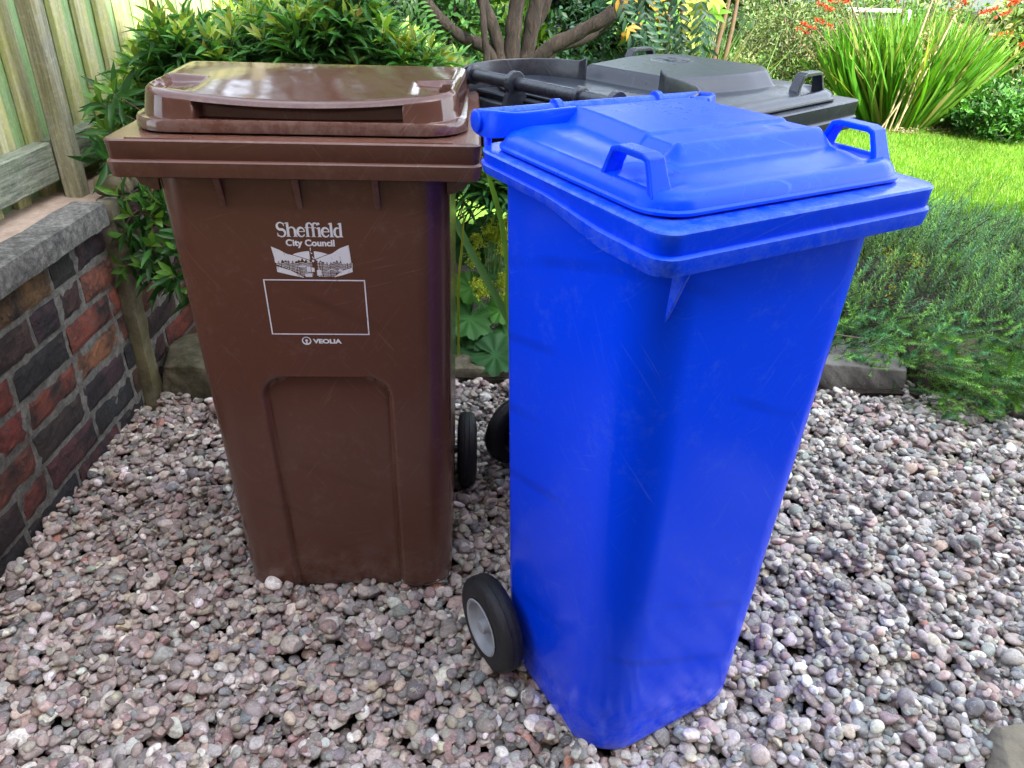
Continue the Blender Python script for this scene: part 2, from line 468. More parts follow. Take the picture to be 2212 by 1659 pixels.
def strap_handle(parent, mat, x, ya, yb, z0, h, w=.024, th=.008, flare=.0, name='handle'):
    """bridge-shaped lid handle running front to back at x"""
    mb = MB()
    path = [(ya, z0 - .006, 1.25), (ya + .010, z0 + h * .5, 1.05), (ya + .017, z0 + h * .93, 1), (ya + .026, z0 + h, 1), (yb - .026, z0 + h, 1), (yb - .017, z0 + h * .93, 1), (yb - .008, z0 + h * .45, 1.0), (yb, z0 - .006, 1.1)]
    N = len(path); secs = []
    for i, (y, z, f) in enumerate(path):
        y0, z0_ = path[max(i - 1, 0)][:2]; y1, z1_ = path[min(i + 1, N - 1)][:2]
        dy, dz = y1 - y0, z1_ - z0_; l = math.hypot(dy, dz); ny, nz = -dz / l, dy / l
        hw = w / 2 * f; t = th / 2 * (f if i in (0, N - 1) else 1)
        lean = 0
        secs.append([(x - hw, y - ny * t, z - nz * t), (x + hw, y - ny * t, z - nz * t), (x + hw, y + ny * t, z + nz * t), (x - hw, y + ny * t, z + nz * t)])
    mb.strip(secs)
    return mb.build(name, mat, parent, smooth=False, bevel=.0018)

def gussets(parent, mat, items):
    for it in items:
        mb = MB(); mb.prism(it[0], it[1], it[2], it[3]); mb.build('gusset', mat, parent, bevel=.001)

def build_bar(parent, mat, xa, xb, y, z, r=.012, collars=(), name='hinge_bar'):
    mb = MB(); mb.tube([(xa, y, z), (xb, y, z)], r, 20)
    for cxx in collars:
        mb.tube([(cxx - .006, y, z), (cxx - .005, y, z), (cxx + .005, y, z), (cxx + .006, y, z)], [r * 1.25, r * 1.5, r * 1.5, r * 1.25], 20)
    return mb.build(name, mat, parent, smooth=True, sharp=40)

# ---- brown 240 l bin -------------------------------------------------
BZ = 1.017
brown = empty('wheelie_bin', (-.347, 1.2025, 0), 3.4)
tag(brown, 'tall brown wheelie bin with white council lettering on its front, nearest the brick wall', 'wheelie bin', 'wheelie bins standing on the gravel')
make_body(brown, M_brown, .972, (.238, .024, .60, .055), (.228, .090, .585, .055),
          panel=dict(hx=lambda z: .119 + .0 * z, zt=.572, r=.045, d=.0105))
make_rim(brown, M_brown, .290, .64, BZ, lambda y: .060 + 0 * y, .016, .03, .055)
def h_brown(x, y, grip=True):
    z = 1.083 - .004 * sstep(.08, .36, y) + 0 * x
    z = z - .021 * (1 - (x / .245) ** 2).clip(0, 1) * (1 - sstep(.02, .36, y))
    z = z - .055 * sstep(.365, .52, y)
    for s in ((-1, 1) if grip else ()):
        sx = x * s
        inner = sstep(.172, .186, sx) * sstep(.088, .100, y) * (1 - sstep(.195, .212, y)) * (1 - sstep(.236, .240, sx))
        z = z - .007 * inner * (1 + .6 * sstep(.18, .23, sx))
        if s == 1:
            z = z - .028 * sstep(.2195, .2215, sx) * sstep(.096, .100, y) * (1 - sstep(.196, .200, y)) * (1 - sstep(.236, .239, sx))
    return z
prof = [(.004, BZ + .0015), (.0, BZ + .003), (.0, BZ + .016), (.003, BZ + .0205), (.008, BZ + .0215), (.012, BZ + .0225), (.0125, BZ + .0232), (.0128, BZ + .0238), (.0150, BZ + .036), (.0165, BZ + .0432), (.0178, BZ + .050), (.0190, BZ + .0565), (.0192, BZ + .0572), (.022, BZ + .061), (.026, BZ + .0645)]
def side_brown(P, zz, z):
    # the top edge of the lid sags in the middle and falls towards the hinge
    k = (z - BZ) / .066
    zr = h_brown(P[:, 0], P[:, 1] + 0.002, False) - .001
    return BZ + (zr - BZ) * k if z > BZ + .022 else zz
make_lid(brown, M_brown_lid, (.268, .040, .62, .075, .05), prof, h_brown, BZ, slot=(-.158, .160, BZ + .0235, BZ + .0568, .036), side=side_brown, nf=150, ns=90, K=60, widen=.075)
build_bar(brown, M_brown, -.25, .25, .660, BZ - .004, .013, (-.12, .12), 'hinge_bar')
gy = lambda z: .024 + (.972 - z) / .972 * .066
gussets(brown, M_brown, [([(gy(.965) + .002, .965), (.006, .962), (gy(.90) + .002, .897)], 0, cx_ - .005, cx_ + .005) for cx_ in (-.128, -.006, .120)] +
        [([(s * .232, .965), (s * .28, .965), (s * .262, .935), (s * .24, .925), (s * .233, .925)], 1, .05, .058) for s in (-1, 1)] +
        [([(s * .232, .965), (s * .28, .965), (s * .236, .90)], 1, .20, .206) for s in (-1, 1)])
# little raised maker's plates on the rim top
for x0 in (-.255, .145):
    mb = MB(); mb.box((x0, .008, BZ - .002), (x0 + .10, .026, BZ + .0012)); mb.build('rim_plate', M_brown, brown, bevel=.0004)
for s in (-1, 1): wheel(brown, s * .262, .50, s, hubmat=M_blackhub, spokes=True)
mb = MB(); mb.tube([(-.235, .50, .1), (.235, .50, .1)], .0115, 16); mb.build('axle', M_axle, brown, smooth=True, sharp=40)

# printing on the front of the brown bin ------------------------------
def face_y(z): return .024 + (.972 - z) / .972 * .066 - .0007
class Decal:
    def __init__(s): s.v = []; s.f = []
    def poly(s, pts):
        n = len(s.v); s.v += [(x, face_y(z), z) for x, z in pts]; s.f.append(tuple(range(n, n + len(pts))))
    def ribbon(s, pts, w):
        w = [w] * len(pts) if isinstance(w, (int, float)) else w
        L = []; Rr = []
        for i, (x, z) in enumerate(pts):
            a = pts[max(i - 1, 0)]; b = pts[min(i + 1, len(pts) - 1)]
            dx, dz = b[0] - a[0], b[1] - a[1]; l = math.hypot(dx, dz) or 1
            nx, nz = -dz / l * w[i] / 2, dx / l * w[i] / 2
            L.append((x + nx, z + nz)); Rr.append((x - nx, z - nz))
        for i in range(len(pts) - 1): s.poly([L[i], Rr[i], Rr[i + 1], L[i + 1]])
    def build(s, name, parent):
        # turn every face towards the viewer (local -y)
        return mesh_obj(name, s.v, s.f, M_print, parent, smooth=False)
def text_mesh(name, body, size, cx_, zbase, parent, width=None, bold=0, shear=0):
    cu = bpy.data.curves.new(name, 'FONT'); cu.body = body; cu.size = size; cu.align_x = 'LEFT'; cu.offset = bold
    to = bpy.data.objects.new(name, cu); COL.objects.link(to)
    me = bpy.data.meshes.new_from_object(to.evaluated_get(bpy.context.evaluated_depsgraph_get()))
    bpy.data.objects.remove(to)
    co = np.empty(len(me.vertices) * 3, dtype=np.float32); me.vertices.foreach_get('co', co); co = co.reshape(-1, 3)
    x0, x1 = co[:, 0].min(), co[:, 0].max(); w = x1 - x0; k = (width / w) if width else 1
    X = (co[:, 0] - (x0 + x1) / 2) * k + cx_; Z = zbase + co[:, 1]
    out = np.column_stack([X, face_y(Z), Z]).astype(np.float32)
    me.vertices.foreach_set('co', out.ravel()); me.update(); me.materials.clear(); me.materials.append(M_print)
    o = bpy.data.objects.new(name, me); return link(o, parent)
LX = .0035
# serif word drawn from strokes; unit = x-height box
def serif_word(parent):
    d = Decal(); H = .0250; XH = .0168; T = .0042; t = .0019
    def E(cx_, cz, rx, rz, a0, a1, n=18): return [(cx_ + rx * math.cos(R(a0 + (a1 - a0) * i / n)), cz + rz * math.sin(R(a0 + (a1 - a0) * i / n))) for i in range(n + 1)]
    def stem(x, z0, z1, w=T, top=True, bot=True):
        d.poly([(x - w / 2, z0), (x + w / 2, z0), (x + w / 2, z1), (x - w / 2, z1)])
        if bot: d.poly([(x - w / 2 - .0022, z0), (x + w / 2 + .0022, z0), (x + w / 2 + .0004, z0 + .0014), (x - w / 2 - .0004, z0 + .0014)])
        if top: d.poly([(x - w / 2 - .0026, z1 - .0018), (x - w / 2, z1 - .0030), (x + w / 2, z1 + .0004), (x - w / 2 + .0002, z1 + .0002)])
    def bow(pts, wf):
        n = len(pts) - 1; d.ribbon(pts, [wf(i / n) for i in range(n + 1)])
    x = -.0522 + LX; z = .8555
    # S
    cx_ = x + .0068
    up_ = E(cx_, z + H * .74, .0058, H * .25, 25, 250, 20); lo = E(cx_, z + H * .26, .0064, H * .26, 70, -150, 20)
    bow(up_ + lo, lambda u: t + (T - t) * math.exp(-((u - .5) / .27) ** 2) * 1.15)
    d.poly([(cx_ + .0045, z + H * .98), (cx_ + .0058, z + H * .98), (cx_ + .0060, z + H * .72), (cx_ + .0048, z + H * .76)])
    d.poly([(cx_ - .0066, z + H * .02), (cx_ - .0054, z + H * .02), (cx_ - .0052, z + H * .24), (cx_ - .0068, z + H * .28)])
    x += .0155
    def h(x):
        stem(x + .0026, z, z + H); bow(E(x + .0088, z + XH * .62, .0052, XH * .38, 160, 0, 12), lambda u: t + (T - t) * u ** 1.5); stem(x + .0140, z, z + XH * .64, top=False)
    def e(x):
        cx_ = x + .0068; cz = z + XH / 2
        bow(E(cx_, cz, .0058, XH * .47, 10, 330, 26), lambda u: t + (T - t) * max(0, math.sin(math.pi * min(1, u * 1.05))) ** 1.5)
        d.poly([(cx_ - .0050, cz + .0002), (cx_ + .0062, cz + .0002), (cx_ + .0062, cz + .0018), (cx_ - .0050, cz + .0018)])
    def f(x, hook=True):
        stem(x + .0034, z, z + H * .80, top=False)
        if hook:
            bow(E(x + .0078, z + H * .78, .0045, H * .20, 180, 40, 12), lambda u: T + (t - T) * min(1, u * 1.2)); d.poly(E(x + .0108, z + H * .88, .0017, .0017, 0, 330, 10))
        d.poly([(x - .0004, z + XH * .93), (x + .0085, z + XH * .93), (x + .0085, z + XH * 1.02), (x - .0004, z + XH * 1.02)])
    def i_(x):
        stem(x + .0026, z, z + XH); d.poly(E(x + .0022, z + H * .93, .0023, .0023, 0, 330, 12))
    def l(x): stem(x + .0026, z, z + H)
    def dd(x):
        cx_ = x + .0060; bow(E(cx_, z + XH / 2, .0050, XH * .47, 60, 300, 20), lambda u: t + (T - t) * math.sin(math.pi * u)); stem(x + .0112, z, z + H)
    h(x); x += .0172; e(x); x += .0138; f(x); x += .0096; f(x); x += .0106; i_(x); x += .0062; e(x); x += .0138; l(x); x += .0066; dd(x)
    return d.build('council_name', parent)
serif_word(brown)
text_mesh('council_lettering', 'City Council', .0158, LX, .8395, brown, width=.081, bold=.00062)
# city skyline emblem
em = Decal()
def q2(px, pz):  # emblem drawing units -> face metres
    return (LX + (px - 677) * .000143, .8415 - (pz - 366) * .0001585)
def EP(pts): em.poly([q2(*a) for a in pts])
def fan(top, bot):   # strip between two polylines with the same number of points
    for i in range(len(top) - 1): EP([top[i], bot[i], bot[i + 1], top[i + 1]])
def sky(x):  # skyline height
    h = 560 + 14 * math.sin(x * .031) + 8 * math.sin(x * .11)
    if 440 < x < 640: h -= 12
    return h
xs = list(range(235, 650, 10))
top_l = [(x, np.interp(x, [215, 300, 385, 460, 560, 650], [390, 425, 472, 490, 520, 552])) for x in xs]
fan(top_l, [(x, max(sky(x) + (12 if (i // 2) % 2 else -4), t_[1] + 2)) for i, (x, t_) in enumerate(zip(xs, top_l))])
EP([(215, 390), (240, 556), (245, 556), (236, 398)])
xs = list(range(722, 1130, 10))
top_r = [(x, np.interp(x, [722, 800, 920, 1010, 1112, 1140], [535, 502, 462, 405, 367, 367])) for x in xs]
fan(top_r, [(x, max(sky(x) + 6 + (12 if (i // 2) % 2 else -6), t_[1] + 2)) for i, (x, t_) in enumerate(zip(xs, top_r))])
EP([(1112, 367), (1122, 367), (1133, 572), (1122, 572)])
xs = list(range(460, 662, 12))
fan([(x, 480 - 42 * math.sin((x - 455) / 440 * math.pi) ** .8) for x in xs], [(x, np.interp(x, [460, 560, 660], [483, 512, 545])) for x in xs])
xs = list(range(706, 872, 10))
fan([(x, 480 - 42 * max(0, math.sin((x - 455) / 425 * math.pi)) ** .8) for x in xs], [(x, np.interp(x, [706, 872], [532, 468])) for x in xs])
EP([(664, 402), (676, 398), (672, 440), (666, 440)])
EP([(660, 452), (690, 462), (676, 474)]); EP([(676, 505), (686, 500), (700, 525), (692, 530)])
em.poly([q2(685 + 14 * math.cos(a), 552 + 14 * math.sin(a)) for a in np.linspace(0, 6.0, 14)])
xs = list(range(246, 561, 14)); fan([(x, np.interp(x, [246, 400, 560], [618, 662, 748])) for x in xs], [(x, np.interp(x, [246, 400, 560], [684, 722, 752])) for x in xs])
xs = list(range(916, 1141, 14)); fan([(x, np.interp(x, [916, 1020, 1140], [738, 662, 628])) for x in xs], [(x, np.interp(x, [916, 1020, 1140], [742, 716, 678])) for x in xs])
rr_ = random.Random(3)
for bx in range(252, 1128, 30):       # rows of windows cut out of the dark buildings
    if 645 < bx < 705: continue
    t0 = 572 + rr_.randint(-6, 10); lim = 742 if 470 < bx < 930 else (np.interp(bx, [246, 470], [612, 690]) if bx < 500 else np.interp(bx, [930, 1130], [700, 625]))
    kind = rr_.choice((0, 1, 2)); zz_ = t0
    while zz_ < lim - 12:
        if kind == 0: [EP([(bx + a, zz_), (bx + a + 6, zz_), (bx + a + 6, zz_ + 9), (bx + a, zz_ + 9)]) for a in (0, 10, 20)]
        elif kind == 1: EP([(bx, zz_), (bx + 20, zz_ - 2), (bx + 20, zz_ + 6), (bx, zz_ + 8)])
        else: [EP([(bx + a, zz_), (bx + a + 9, zz_), (bx + a + 9, zz_ + 12), (bx + a, zz_ + 12)]) for a in (0, 15)]
        zz_ += 18
for (a, b, c, e_) in ((598, 618, 645, 680), (655, 632, 690, 680), (572, 702, 655, 742), (715, 668, 768, 724), (512, 606, 590, 622)):
    EP([(a, b), (a, e_), (c, e_), (c, b)])
EP([(712, 668), (768, 668), (752, 650), (728, 655)])
fan([(x, 690 - 46 * math.sin((x - 822) / 146 * math.pi)) for x in range(822, 969, 12)], [(x, 690 - 34 * math.sin((x - 822) / 146 * math.pi)) for x in range(822, 969, 12)])
EP([(965, 668), (990, 640), (1018, 660), (1014, 676)])
em.build('skyline_emblem', brown)
d_ = Decal(); x0, x1, z0, z1, w_ = -.0845, .0895, .6675, .7770, .0022
d_.poly([(x0, z1), (x1, z1), (x1, z1 - w_), (x0, z1 - w_)]); d_.poly([(x0, z0), (x1, z0), (x1, z0 + w_), (x0, z0 + w_)])
d_.poly([(x0, z0 + w_), (x0 + w_, z0 + w_), (x0 + w_, z1 - w_), (x0, z1 - w_)]); d_.poly([(x1 - w_, z0 + w_), (x1, z0 + w_), (x1, z1 - w_), (x1 - w_, z1 - w_)])
d_.build('address_box', brown)
d_ = Decal(); lc = (-.0245, .6545)
ring = [(math.cos(a), math.sin(a)) for a in np.linspace(0, 2 * math.pi, 33)]
for i in range(32):
    (a, b), (c, e_) = ring[i], ring[i + 1]; ro = .0085; r1 = .0062
    d_.poly([(lc[0] + a * ro, lc[1] + b * ro), (lc[0] + a * r1, lc[1] + b * r1 + .0008), (lc[0] + c * r1, lc[1] + e_ * r1 + .0008), (lc[0] + c * ro, lc[1] + e_ * ro)])
d_.poly([(lc[0] + .0026 * a, lc[1] + .0008 + .0026 * b) for a, b in ring[:-1]])
d_.poly([(lc[0] - .0008, lc[1]), (lc[0] - .002, lc[1] - .0065), (lc[0] + .002, lc[1] - .0065), (lc[0] + .0008, lc[1])])
d_.build('contractor_roundel', brown)
text_mesh('contractor_lettering', 'VEOLIA', .0122, .0125, .6497, brown, width=.0515, bold=.0006)

# ---- blue 140 l bin ---------------------------------------------------
UZ = 1.030
blue = empty('wheelie_bin', (.3601, .9031, 0), 30.7)
tag(blue, 'bright blue wheelie bin standing in front, with two lid handles and grey hubbed wheels', 'wheelie bin', 'wheelie bins standing on the gravel')
make_body(blue, M_blue, .990, (.205, .040, .425, .068), (.183, .066, .400, .088), rear_r=.045)
make_rim(blue, M_blue, .2375, .455, UZ, lambda y: .054 - .020 * sstep(.10, .26, y), .030, .055, .045)
def h_blue(x, y):
    e = np.minimum(np.minimum(.200 - np.abs(x), y - .055), .43 - y)
    z = UZ + .026 + .007 * sstep(0, .05, e)
    # raised plateau, wider at the front
    w = .112 + .018 * (1 - sstep(.15, .38, y)); c = .022
    px = (1 - sstep(w - .006, w + .020, np.abs(x - c))); py = sstep(.118, .150, y)
    pl = px * py
    z = z + .021 * pl
    z = z - .0035 * px * (1 - sstep(.205, .211, y - .10 * (x - c) * 0)) * sstep(.15, .156, y)
    # shallow round dimple
    r = np.hypot(x - .10, y - .18)
    z = z - .0012 * (1 - sstep(.010, .018, r))
    for s in (-1, 1):
        z = z - .010 * np.exp(-((x * s - .176) / .020) ** 2) * sstep(.062, .085, y) * (1 - sstep(.135, .165, y))
    return z
prof = [(.004, UZ + .0015), (.0, UZ + .003), (.0, UZ + .0065), (.003, UZ + .0085), (.0042, UZ + .0088), (.0055, UZ + .013), (.0085, UZ + .0185), (.013, UZ + .0232), (.019, UZ + .026)]
make_lid(blue, M_blue_lid, (.218, .034, .435, .052, .055), prof, h_blue, UZ, K=80, nf=110, ns=110)
for s in (-1, 1): strap_handle(blue, M_blue_lid, s * .190, .070, .168, UZ + .021, .037, w=.025)
for s in (-1, 1):
    mb = MB(); c = .022
    wall_strip(mb, smooth_path([(s * .214, .478, UZ + .014, UZ + .044), (s * .214, .455, UZ + .010, UZ + .047), (s * .208, .425, UZ + .012, UZ + .050), (s * .182, .404, UZ + .018, UZ + .050), (c + s * .14, .398, UZ + .02, UZ + .0525), (c + s * .112, .395, UZ + .02, UZ + .0535)], 6), .009)
    mb.tube([(s * .2180, .462, UZ + .029), (s * .2225, .462, UZ + .029), (s * .2235, .462, UZ + .029)], [.0155, .0155, .0135], 28)
    mb.build('hinge_arm', M_blue_lid, blue, smooth=True, sharp=40)
build_bar(blue, M_blue, -.212, .212, .470, UZ + .034, .0115, (-.075, .125))
for s in (-1, 1):
    mb = MB(); mb.tube([(s * .212, .440, UZ - .01), (s * .212, .442, UZ + .010), (s * .212, .444, UZ + .016)], [.006, .006, .005], 10)
    mb.build('hinge_pin', M_blue, blue, smooth=True, sharp=40)
for x in (-.12, .0, .12):
    mb = MB(); mb.box((x - .006, .44, UZ - .02), (x + .006, .475, UZ + .03)); mb.build('hinge_bracket', M_blue, blue, smooth=False, bevel=.002)
gyb = lambda z: .040 + (.99 - z) / .99 * .03
gussets(blue, M_blue, [([(gyb(.975) + .012, .985), (.020, .980), (gyb(.90) + .012, .892)], 0, -.172, -.168)] +
        [([(.198, .985), (.231, .985), (.214, .950), (.214, .925), (.198, .925)], 1, .085, .092), ([(.198, .985), (.229, .985), (.200, .93)], 1, .20, .206)])
for s in (-1, 1): wheel(blue, s * .226, .3737, s, rad=.1, width=.050, hubmat=M_greyrim, tyre_r=.060)
mb = MB(); mb.tube([(-.2, .3737, .1), (.2, .3737, .1)], .01, 16); mb.build('axle', M_axle, blue, smooth=True, sharp=40)

# ---- black 240 l bin ----------------------------------------------------
KZ = 1.022
black = empty('wheelie_bin', (.524, 1.938, 0), 133.0)
tag(black, 'dark grey black wheelie bin behind the blue one, its lid hinge towards the brown bin', 'wheelie bin', 'wheelie bins standing on the gravel')
make_body(black, M_black, .972, (.226, .030, .545, .055), (.200, .090, .500, .055))
make_rim(black, M_black, .290, .615, KZ, lambda y: .060 + 0 * y, .018, .05, .055)
def h_black(x, y):
    e = np.minimum(np.minimum(.245 - np.abs(x), y - .06), .60 - y)
    z = KZ + .020 + .004 * sstep(0, .05, e)
    w = .150 - .035 * sstep(.22, .44, y) - .05 * (1 - sstep(.09, .17, y))
    px = 1 - sstep(w - .004, w + .026, np.abs(x)); py = sstep(.075, .105, y) * (1 - sstep(.415, .445, y))
    z = z + .027 * px * py
    for (gx, gy, gl, ga) in ((.045, .235, .034, .2), (.05, .215, .018, 1.4), (.065, .222, .02, .1), (.03, .20, .026, -.2), (.075, .19, .022, .3), (.09, .215, .02, 1.2), (-.03, .49, .012, .2), (-.045, .487, .010, 1.3), (-.06, .483, .012, .3), (-.073, .48, .010, 1.4)):
        ux, uy = math.cos(ga), math.sin(ga); al = (x - gx) * ux + (y - gy) * uy; ac = -(x - gx) * uy + (y - gy) * ux
        z = z + .0016 * (1 - sstep(gl / 2 - .001, gl / 2 + .001, np.abs(al))) * (1 - sstep(.0012, .003, np.abs(ac)))
    # ring and moulded figures
    r = np.hypot(x - .06, y - .21); z = z + .0012 * np.exp(-((r - .045) / .0022) ** 2)
    r = np.hypot(x + .0, y - .50); z = z + .001 * np.exp(-((r - .024) / .002) ** 2)
    for s in (-1, 1):
        z = z - .010 * np.exp(-((x * s - .215) / .022) ** 2) * sstep(.06, .085, y) * (1 - sstep(.135, .165, y))
    return z
prof = [(.004, KZ + .0015), (.0, KZ + .003), (.0, KZ + .006), (.004, KZ + .0075), (.0055, KZ + .012), (.009, KZ + .016), (.014, KZ + .019), (.020, KZ + .0202)]
make_lid(black, M_black, (.268, .034, .595, .065, .11), prof, h_black, KZ, K=90, nf=100, ns=110)
for s in (-1, 1): strap_handle(black, M_black, s * .222, .070, .172, KZ + .015, .036, w=.022)
for s in (-1, 1):
    mb = MB()
    wall_strip(mb, smooth_path([(s * .255, .650, KZ + .0, KZ + .040), (s * .256, .625, KZ - .02, KZ + .048), (s * .252, .56, KZ - .01, KZ + .052), (s * .225, .50, KZ + .012, KZ + .054), (s * .170, .468, KZ + .018, KZ + .058), (s * .115, .452, KZ + .02, KZ + .060), (s * .097, .446, KZ + .022, KZ + .068)], 6), .007)
    mb.build('hinge_arm', M_black, black, smooth=True, sharp=40)
build_bar(black, M_black, -.25, .25, .628, KZ + .030, .0125, (-.06, .238))
for s in (-.15, .11):
    mb = MB(); N = 12
    outer = [(.632 + .024 * math.cos(a), KZ + .030 + .024 * math.sin(a)) for a in np.linspace(-.6, math.pi + .3, N)]
    mb.prism(outer + [(.60, KZ - .02), (.67, KZ - .035)], 0, s - .006, s + .006)
    mb.build('hinge_bracket', M_black, black, bevel=.0015)
mb = MB(); mb.prism([(.60, KZ - .015), (.640, KZ - .010), (.650, KZ - .04), (.60, KZ - .12), (.575, KZ - .12)], 0, -.25, .25); mb.build('handle_housing', M_black, black, bevel=.003)
for s in (-1, 1): wheel(black, s * .262, .455, s, hubmat=M_blackhub, spokes=True)
mb = MB(); mb.tube([(-.235, .455, .1), (.235, .455, .1)], .0115, 16); mb.build('axle', M_axle, black, smooth=True, sharp=40)
gussets(black, M_black, [([(s * .232, .965), (s * .28, .965), (s * .236, .90)], 1, .06, .068) for s in (-1, 1)])

# ------------------------------------------------------------------ ground
def grid_sheet(name, x0, x1, y0, y1, nx, ny, zf, mat, kind='structure', colf=None):
    xs = np.linspace(x0, x1, nx); ys = np.linspace(y0, y1, ny); X, Y = np.meshgrid(xs, ys)
    Z = zf(X, Y); V = np.column_stack([X.ravel(), Y.ravel(), Z.ravel()])
    i = np.arange((ny - 1) * (nx - 1)); r, c = i // (nx - 1), i % (nx - 1); a = r * nx + c
    F_ = np.column_stack([a, a + 1, a + nx + 1, a + nx])
    o = mesh_obj(name, V, F_, mat); tag(o, kind=kind); return o
def fbm(X, Y, f=1., seed=0, oct=4):
    z = 0; a = 1.; g = np.random.default_rng(seed)
    for k in range(oct):
        for _ in range(3):
            th = g.uniform(0, 6.28); ph = g.uniform(0, 6.28); q = f * 2 ** k
            z = z + a * np.sin((X * math.cos(th) + Y * math.sin(th)) * q * g.uniform(.7, 1.3) + ph) / 3
        a *= .55
    return z
m = NT('far_ground'); c = m.mix(m.noise(.8, 5, .7, m.coord()), (.05, .09, .02), (.09, .075, .045)); m.P(Base_Color=c, Roughness=.9)
grid_sheet('ground', -120, 120, -60, 180, 3, 3, lambda X, Y: -.06 + 0 * X, m.m)
m = NT('soil'); v = m.coord(); c = m.ramp(m.noise(22, 8, .75, v), [(.3, (.012, .009, .006)), (.6, (.04, .029, .02)), (.8, (.09, .07, .05))]); m.P(Base_Color=c, Roughness=.95, Normal=m.bump(m.noise(60, 8, .8, v), .9, .02)); M_soil = m.m
grid_sheet('gravel_bed', -1.6, 2.9, -.3, 2.32, 60, 50, lambda X, Y: -.048 + .003 * fbm(X, Y, 9, 3), M_soil)
grid_sheet('planting_bed', -1.35, 3.3, 2.26, 3.45, 90, 60, lambda X, Y: .0 + .05 * sstep(2.26, 2.6, Y) + .012 * fbm(X, Y, 7, 5), M_soil)

# pebbles: dropped one after another on a height map --------------------
def ico(sub):
    t = (1 + 5 ** .5) / 2
    V = [np.array(v, float) / math.hypot(1, t) for v in [(-1, t, 0), (1, t, 0), (-1, -t, 0), (1, -t, 0), (0, -1, t), (0, 1, t), (0, -1, -t), (0, 1, -t), (t, 0, -1), (t, 0, 1), (-t, 0, -1), (-t, 0, 1)]]
    F_ = [(0, 11, 5), (0, 5, 1), (0, 1, 7), (0, 7, 10), (0, 10, 11), (1, 5, 9), (5, 11, 4), (11, 10, 2), (10, 7, 6), (7, 1, 8), (3, 9, 4), (3, 4, 2), (3, 2, 6), (3, 6, 8), (3, 8, 9), (4, 9, 5), (2, 4, 11), (6, 2, 10), (8, 6, 7), (9, 8, 1)]
    for _ in range(sub):
        cache = {}; F2 = []
        def mid(a, b):
            k = (min(a, b), max(a, b))
            if k not in cache: q = V[a] + V[b]; V.append(q / np.linalg.norm(q)); cache[k] = len(V) - 1
            return cache[k]
        for a, b, c in F_:
            ab, bc, ca = mid(a, b), mid(b, c), mid(c, a); F2 += [(a, ab, ca), (b, bc, ab), (c, ca, bc), (ab, bc, ca)]
        F_ = F2
    return np.array(V), np.array(F_)
def stone_protos(sub, n, g, angular=.58):
    B, Fi = ico(sub); out = []
    for i in range(n):
        V = B.copy()
        for _ in range(3):
            d = g.normal(size=3); d /= np.linalg.norm(d); V += (B @ d > .0)[:, None] * 0
            V *= (1 + .10 * np.sin((B @ d) * g.uniform(1.5, 3.5) + g.uniform(0, 6)))[:, None]
        if g.random() < angular:
            for _ in range(g.integers(4, 9)):
                d = g.normal(size=3); d /= np.linalg.norm(d); h = g.uniform(.60, .86)
                p = V @ d; over = np.maximum(p - h, 0); V -= np.outer(over * .96, d)
        V /= np.abs(V).max(0)
        out.append(V)
    return out, Fi
g = np.random.default_rng(11)
GX0, GX1, GY0, GY1, RES = -1.30, 2.10, .10, 2.42, .004
NX, NY = int((GX1 - GX0) / RES), int((GY1 - GY0) / RES)
Hm = np.full((NX, NY), -.030) + (.004 * fbm(*np.meshgrid(np.linspace(GX0, GX1, NX), np.linspace(GY0, GY1, NY), indexing='ij'), 5, 9))
NS = 120000
px = g.uniform(GX0 + .03, GX1 - .03, NS); py = g.uniform(GY0 + .03, GY1 - .03, NS)
sa = np.exp(g.normal(math.log(.0103), .33, NS)).clip(.0045, .0215); sb = sa * g.uniform(.62, .95, NS); sc_ = sa * g.uniform(.34, .66, NS)
order_small = np.argsort(-np.arange(NS)); keep = []
def under_bin(x, y, e, m_=.02):
    l = e.location; a = e.rotation_euler.z; dx, dy = x - l.x, y - l.y
    return dx * math.cos(a) + dy * math.sin(a), -dx * math.sin(a) + dy * math.cos(a)
mask = np.ones(NS, bool)
for e, hw, ya, yb in ((brown, .195, .125, .55), (blue, .148, .105, .37), (black, .17, .12, .47)):
    lx, ly = under_bin(px, py, e); mask &= ~((np.abs(lx) < hw) & (ly > ya) & (ly < yb))
# keep to what the frame can show, with a margin
d_l = px * 0 + py * fw.y + (0 - CAM_H) * fw.z; uu = px / d_l * F_PX
vv = (py * up0.y + (0 - CAM_H) * up0.z) / d_l * F_PX
mask &= (np.abs(uu) < 1106 + 230) & (vv > -829 - 260)
mask &= (px > -1.165) | (py > 2.3); mask &= ~((py > 2.27) & (px < 1.3)) & (py < 2.36)
idx = np.nonzero(mask)[0]
pz = np.zeros(NS)
rr2 = {}
for i in idx:
    a = sa[i] * .5 + sb[i] * .5; k = int(a / .0008)
    if k not in rr2:
        R_ = int(math.ceil(k * .0008 / RES)); q = np.arange(-R_, R_ + 1) * RES; QX, QY = np.meshgrid(q, q, indexing='ij'); dd = (QX ** 2 + QY ** 2) / max(k * .0008, .004) ** 2
        rr2[k] = (R_, np.where(dd < 1, np.sqrt(np.clip(1 - dd, 0, 1)), -1))
    R_, s_ = rr2[k]; ix, iy = int((px[i] - GX0) / RES), int((py[i] - GY0) / RES)
    if ix < R_ or iy < R_ or ix + R_ >= NX or iy + R_ >= NY: mask[i] = False; continue
    H = Hm[ix - R_:ix + R_ + 1, iy - R_:iy + R_ + 1]; ok = s_ > 0
    t_ = (H + sc_[i] * s_)[ok]; z = t_.max() * .12 + t_.mean() * .88
    pz[i] = z; H[ok] = np.maximum(H[ok], z + sc_[i] * s_[ok] * .96)
vis = mask.copy()
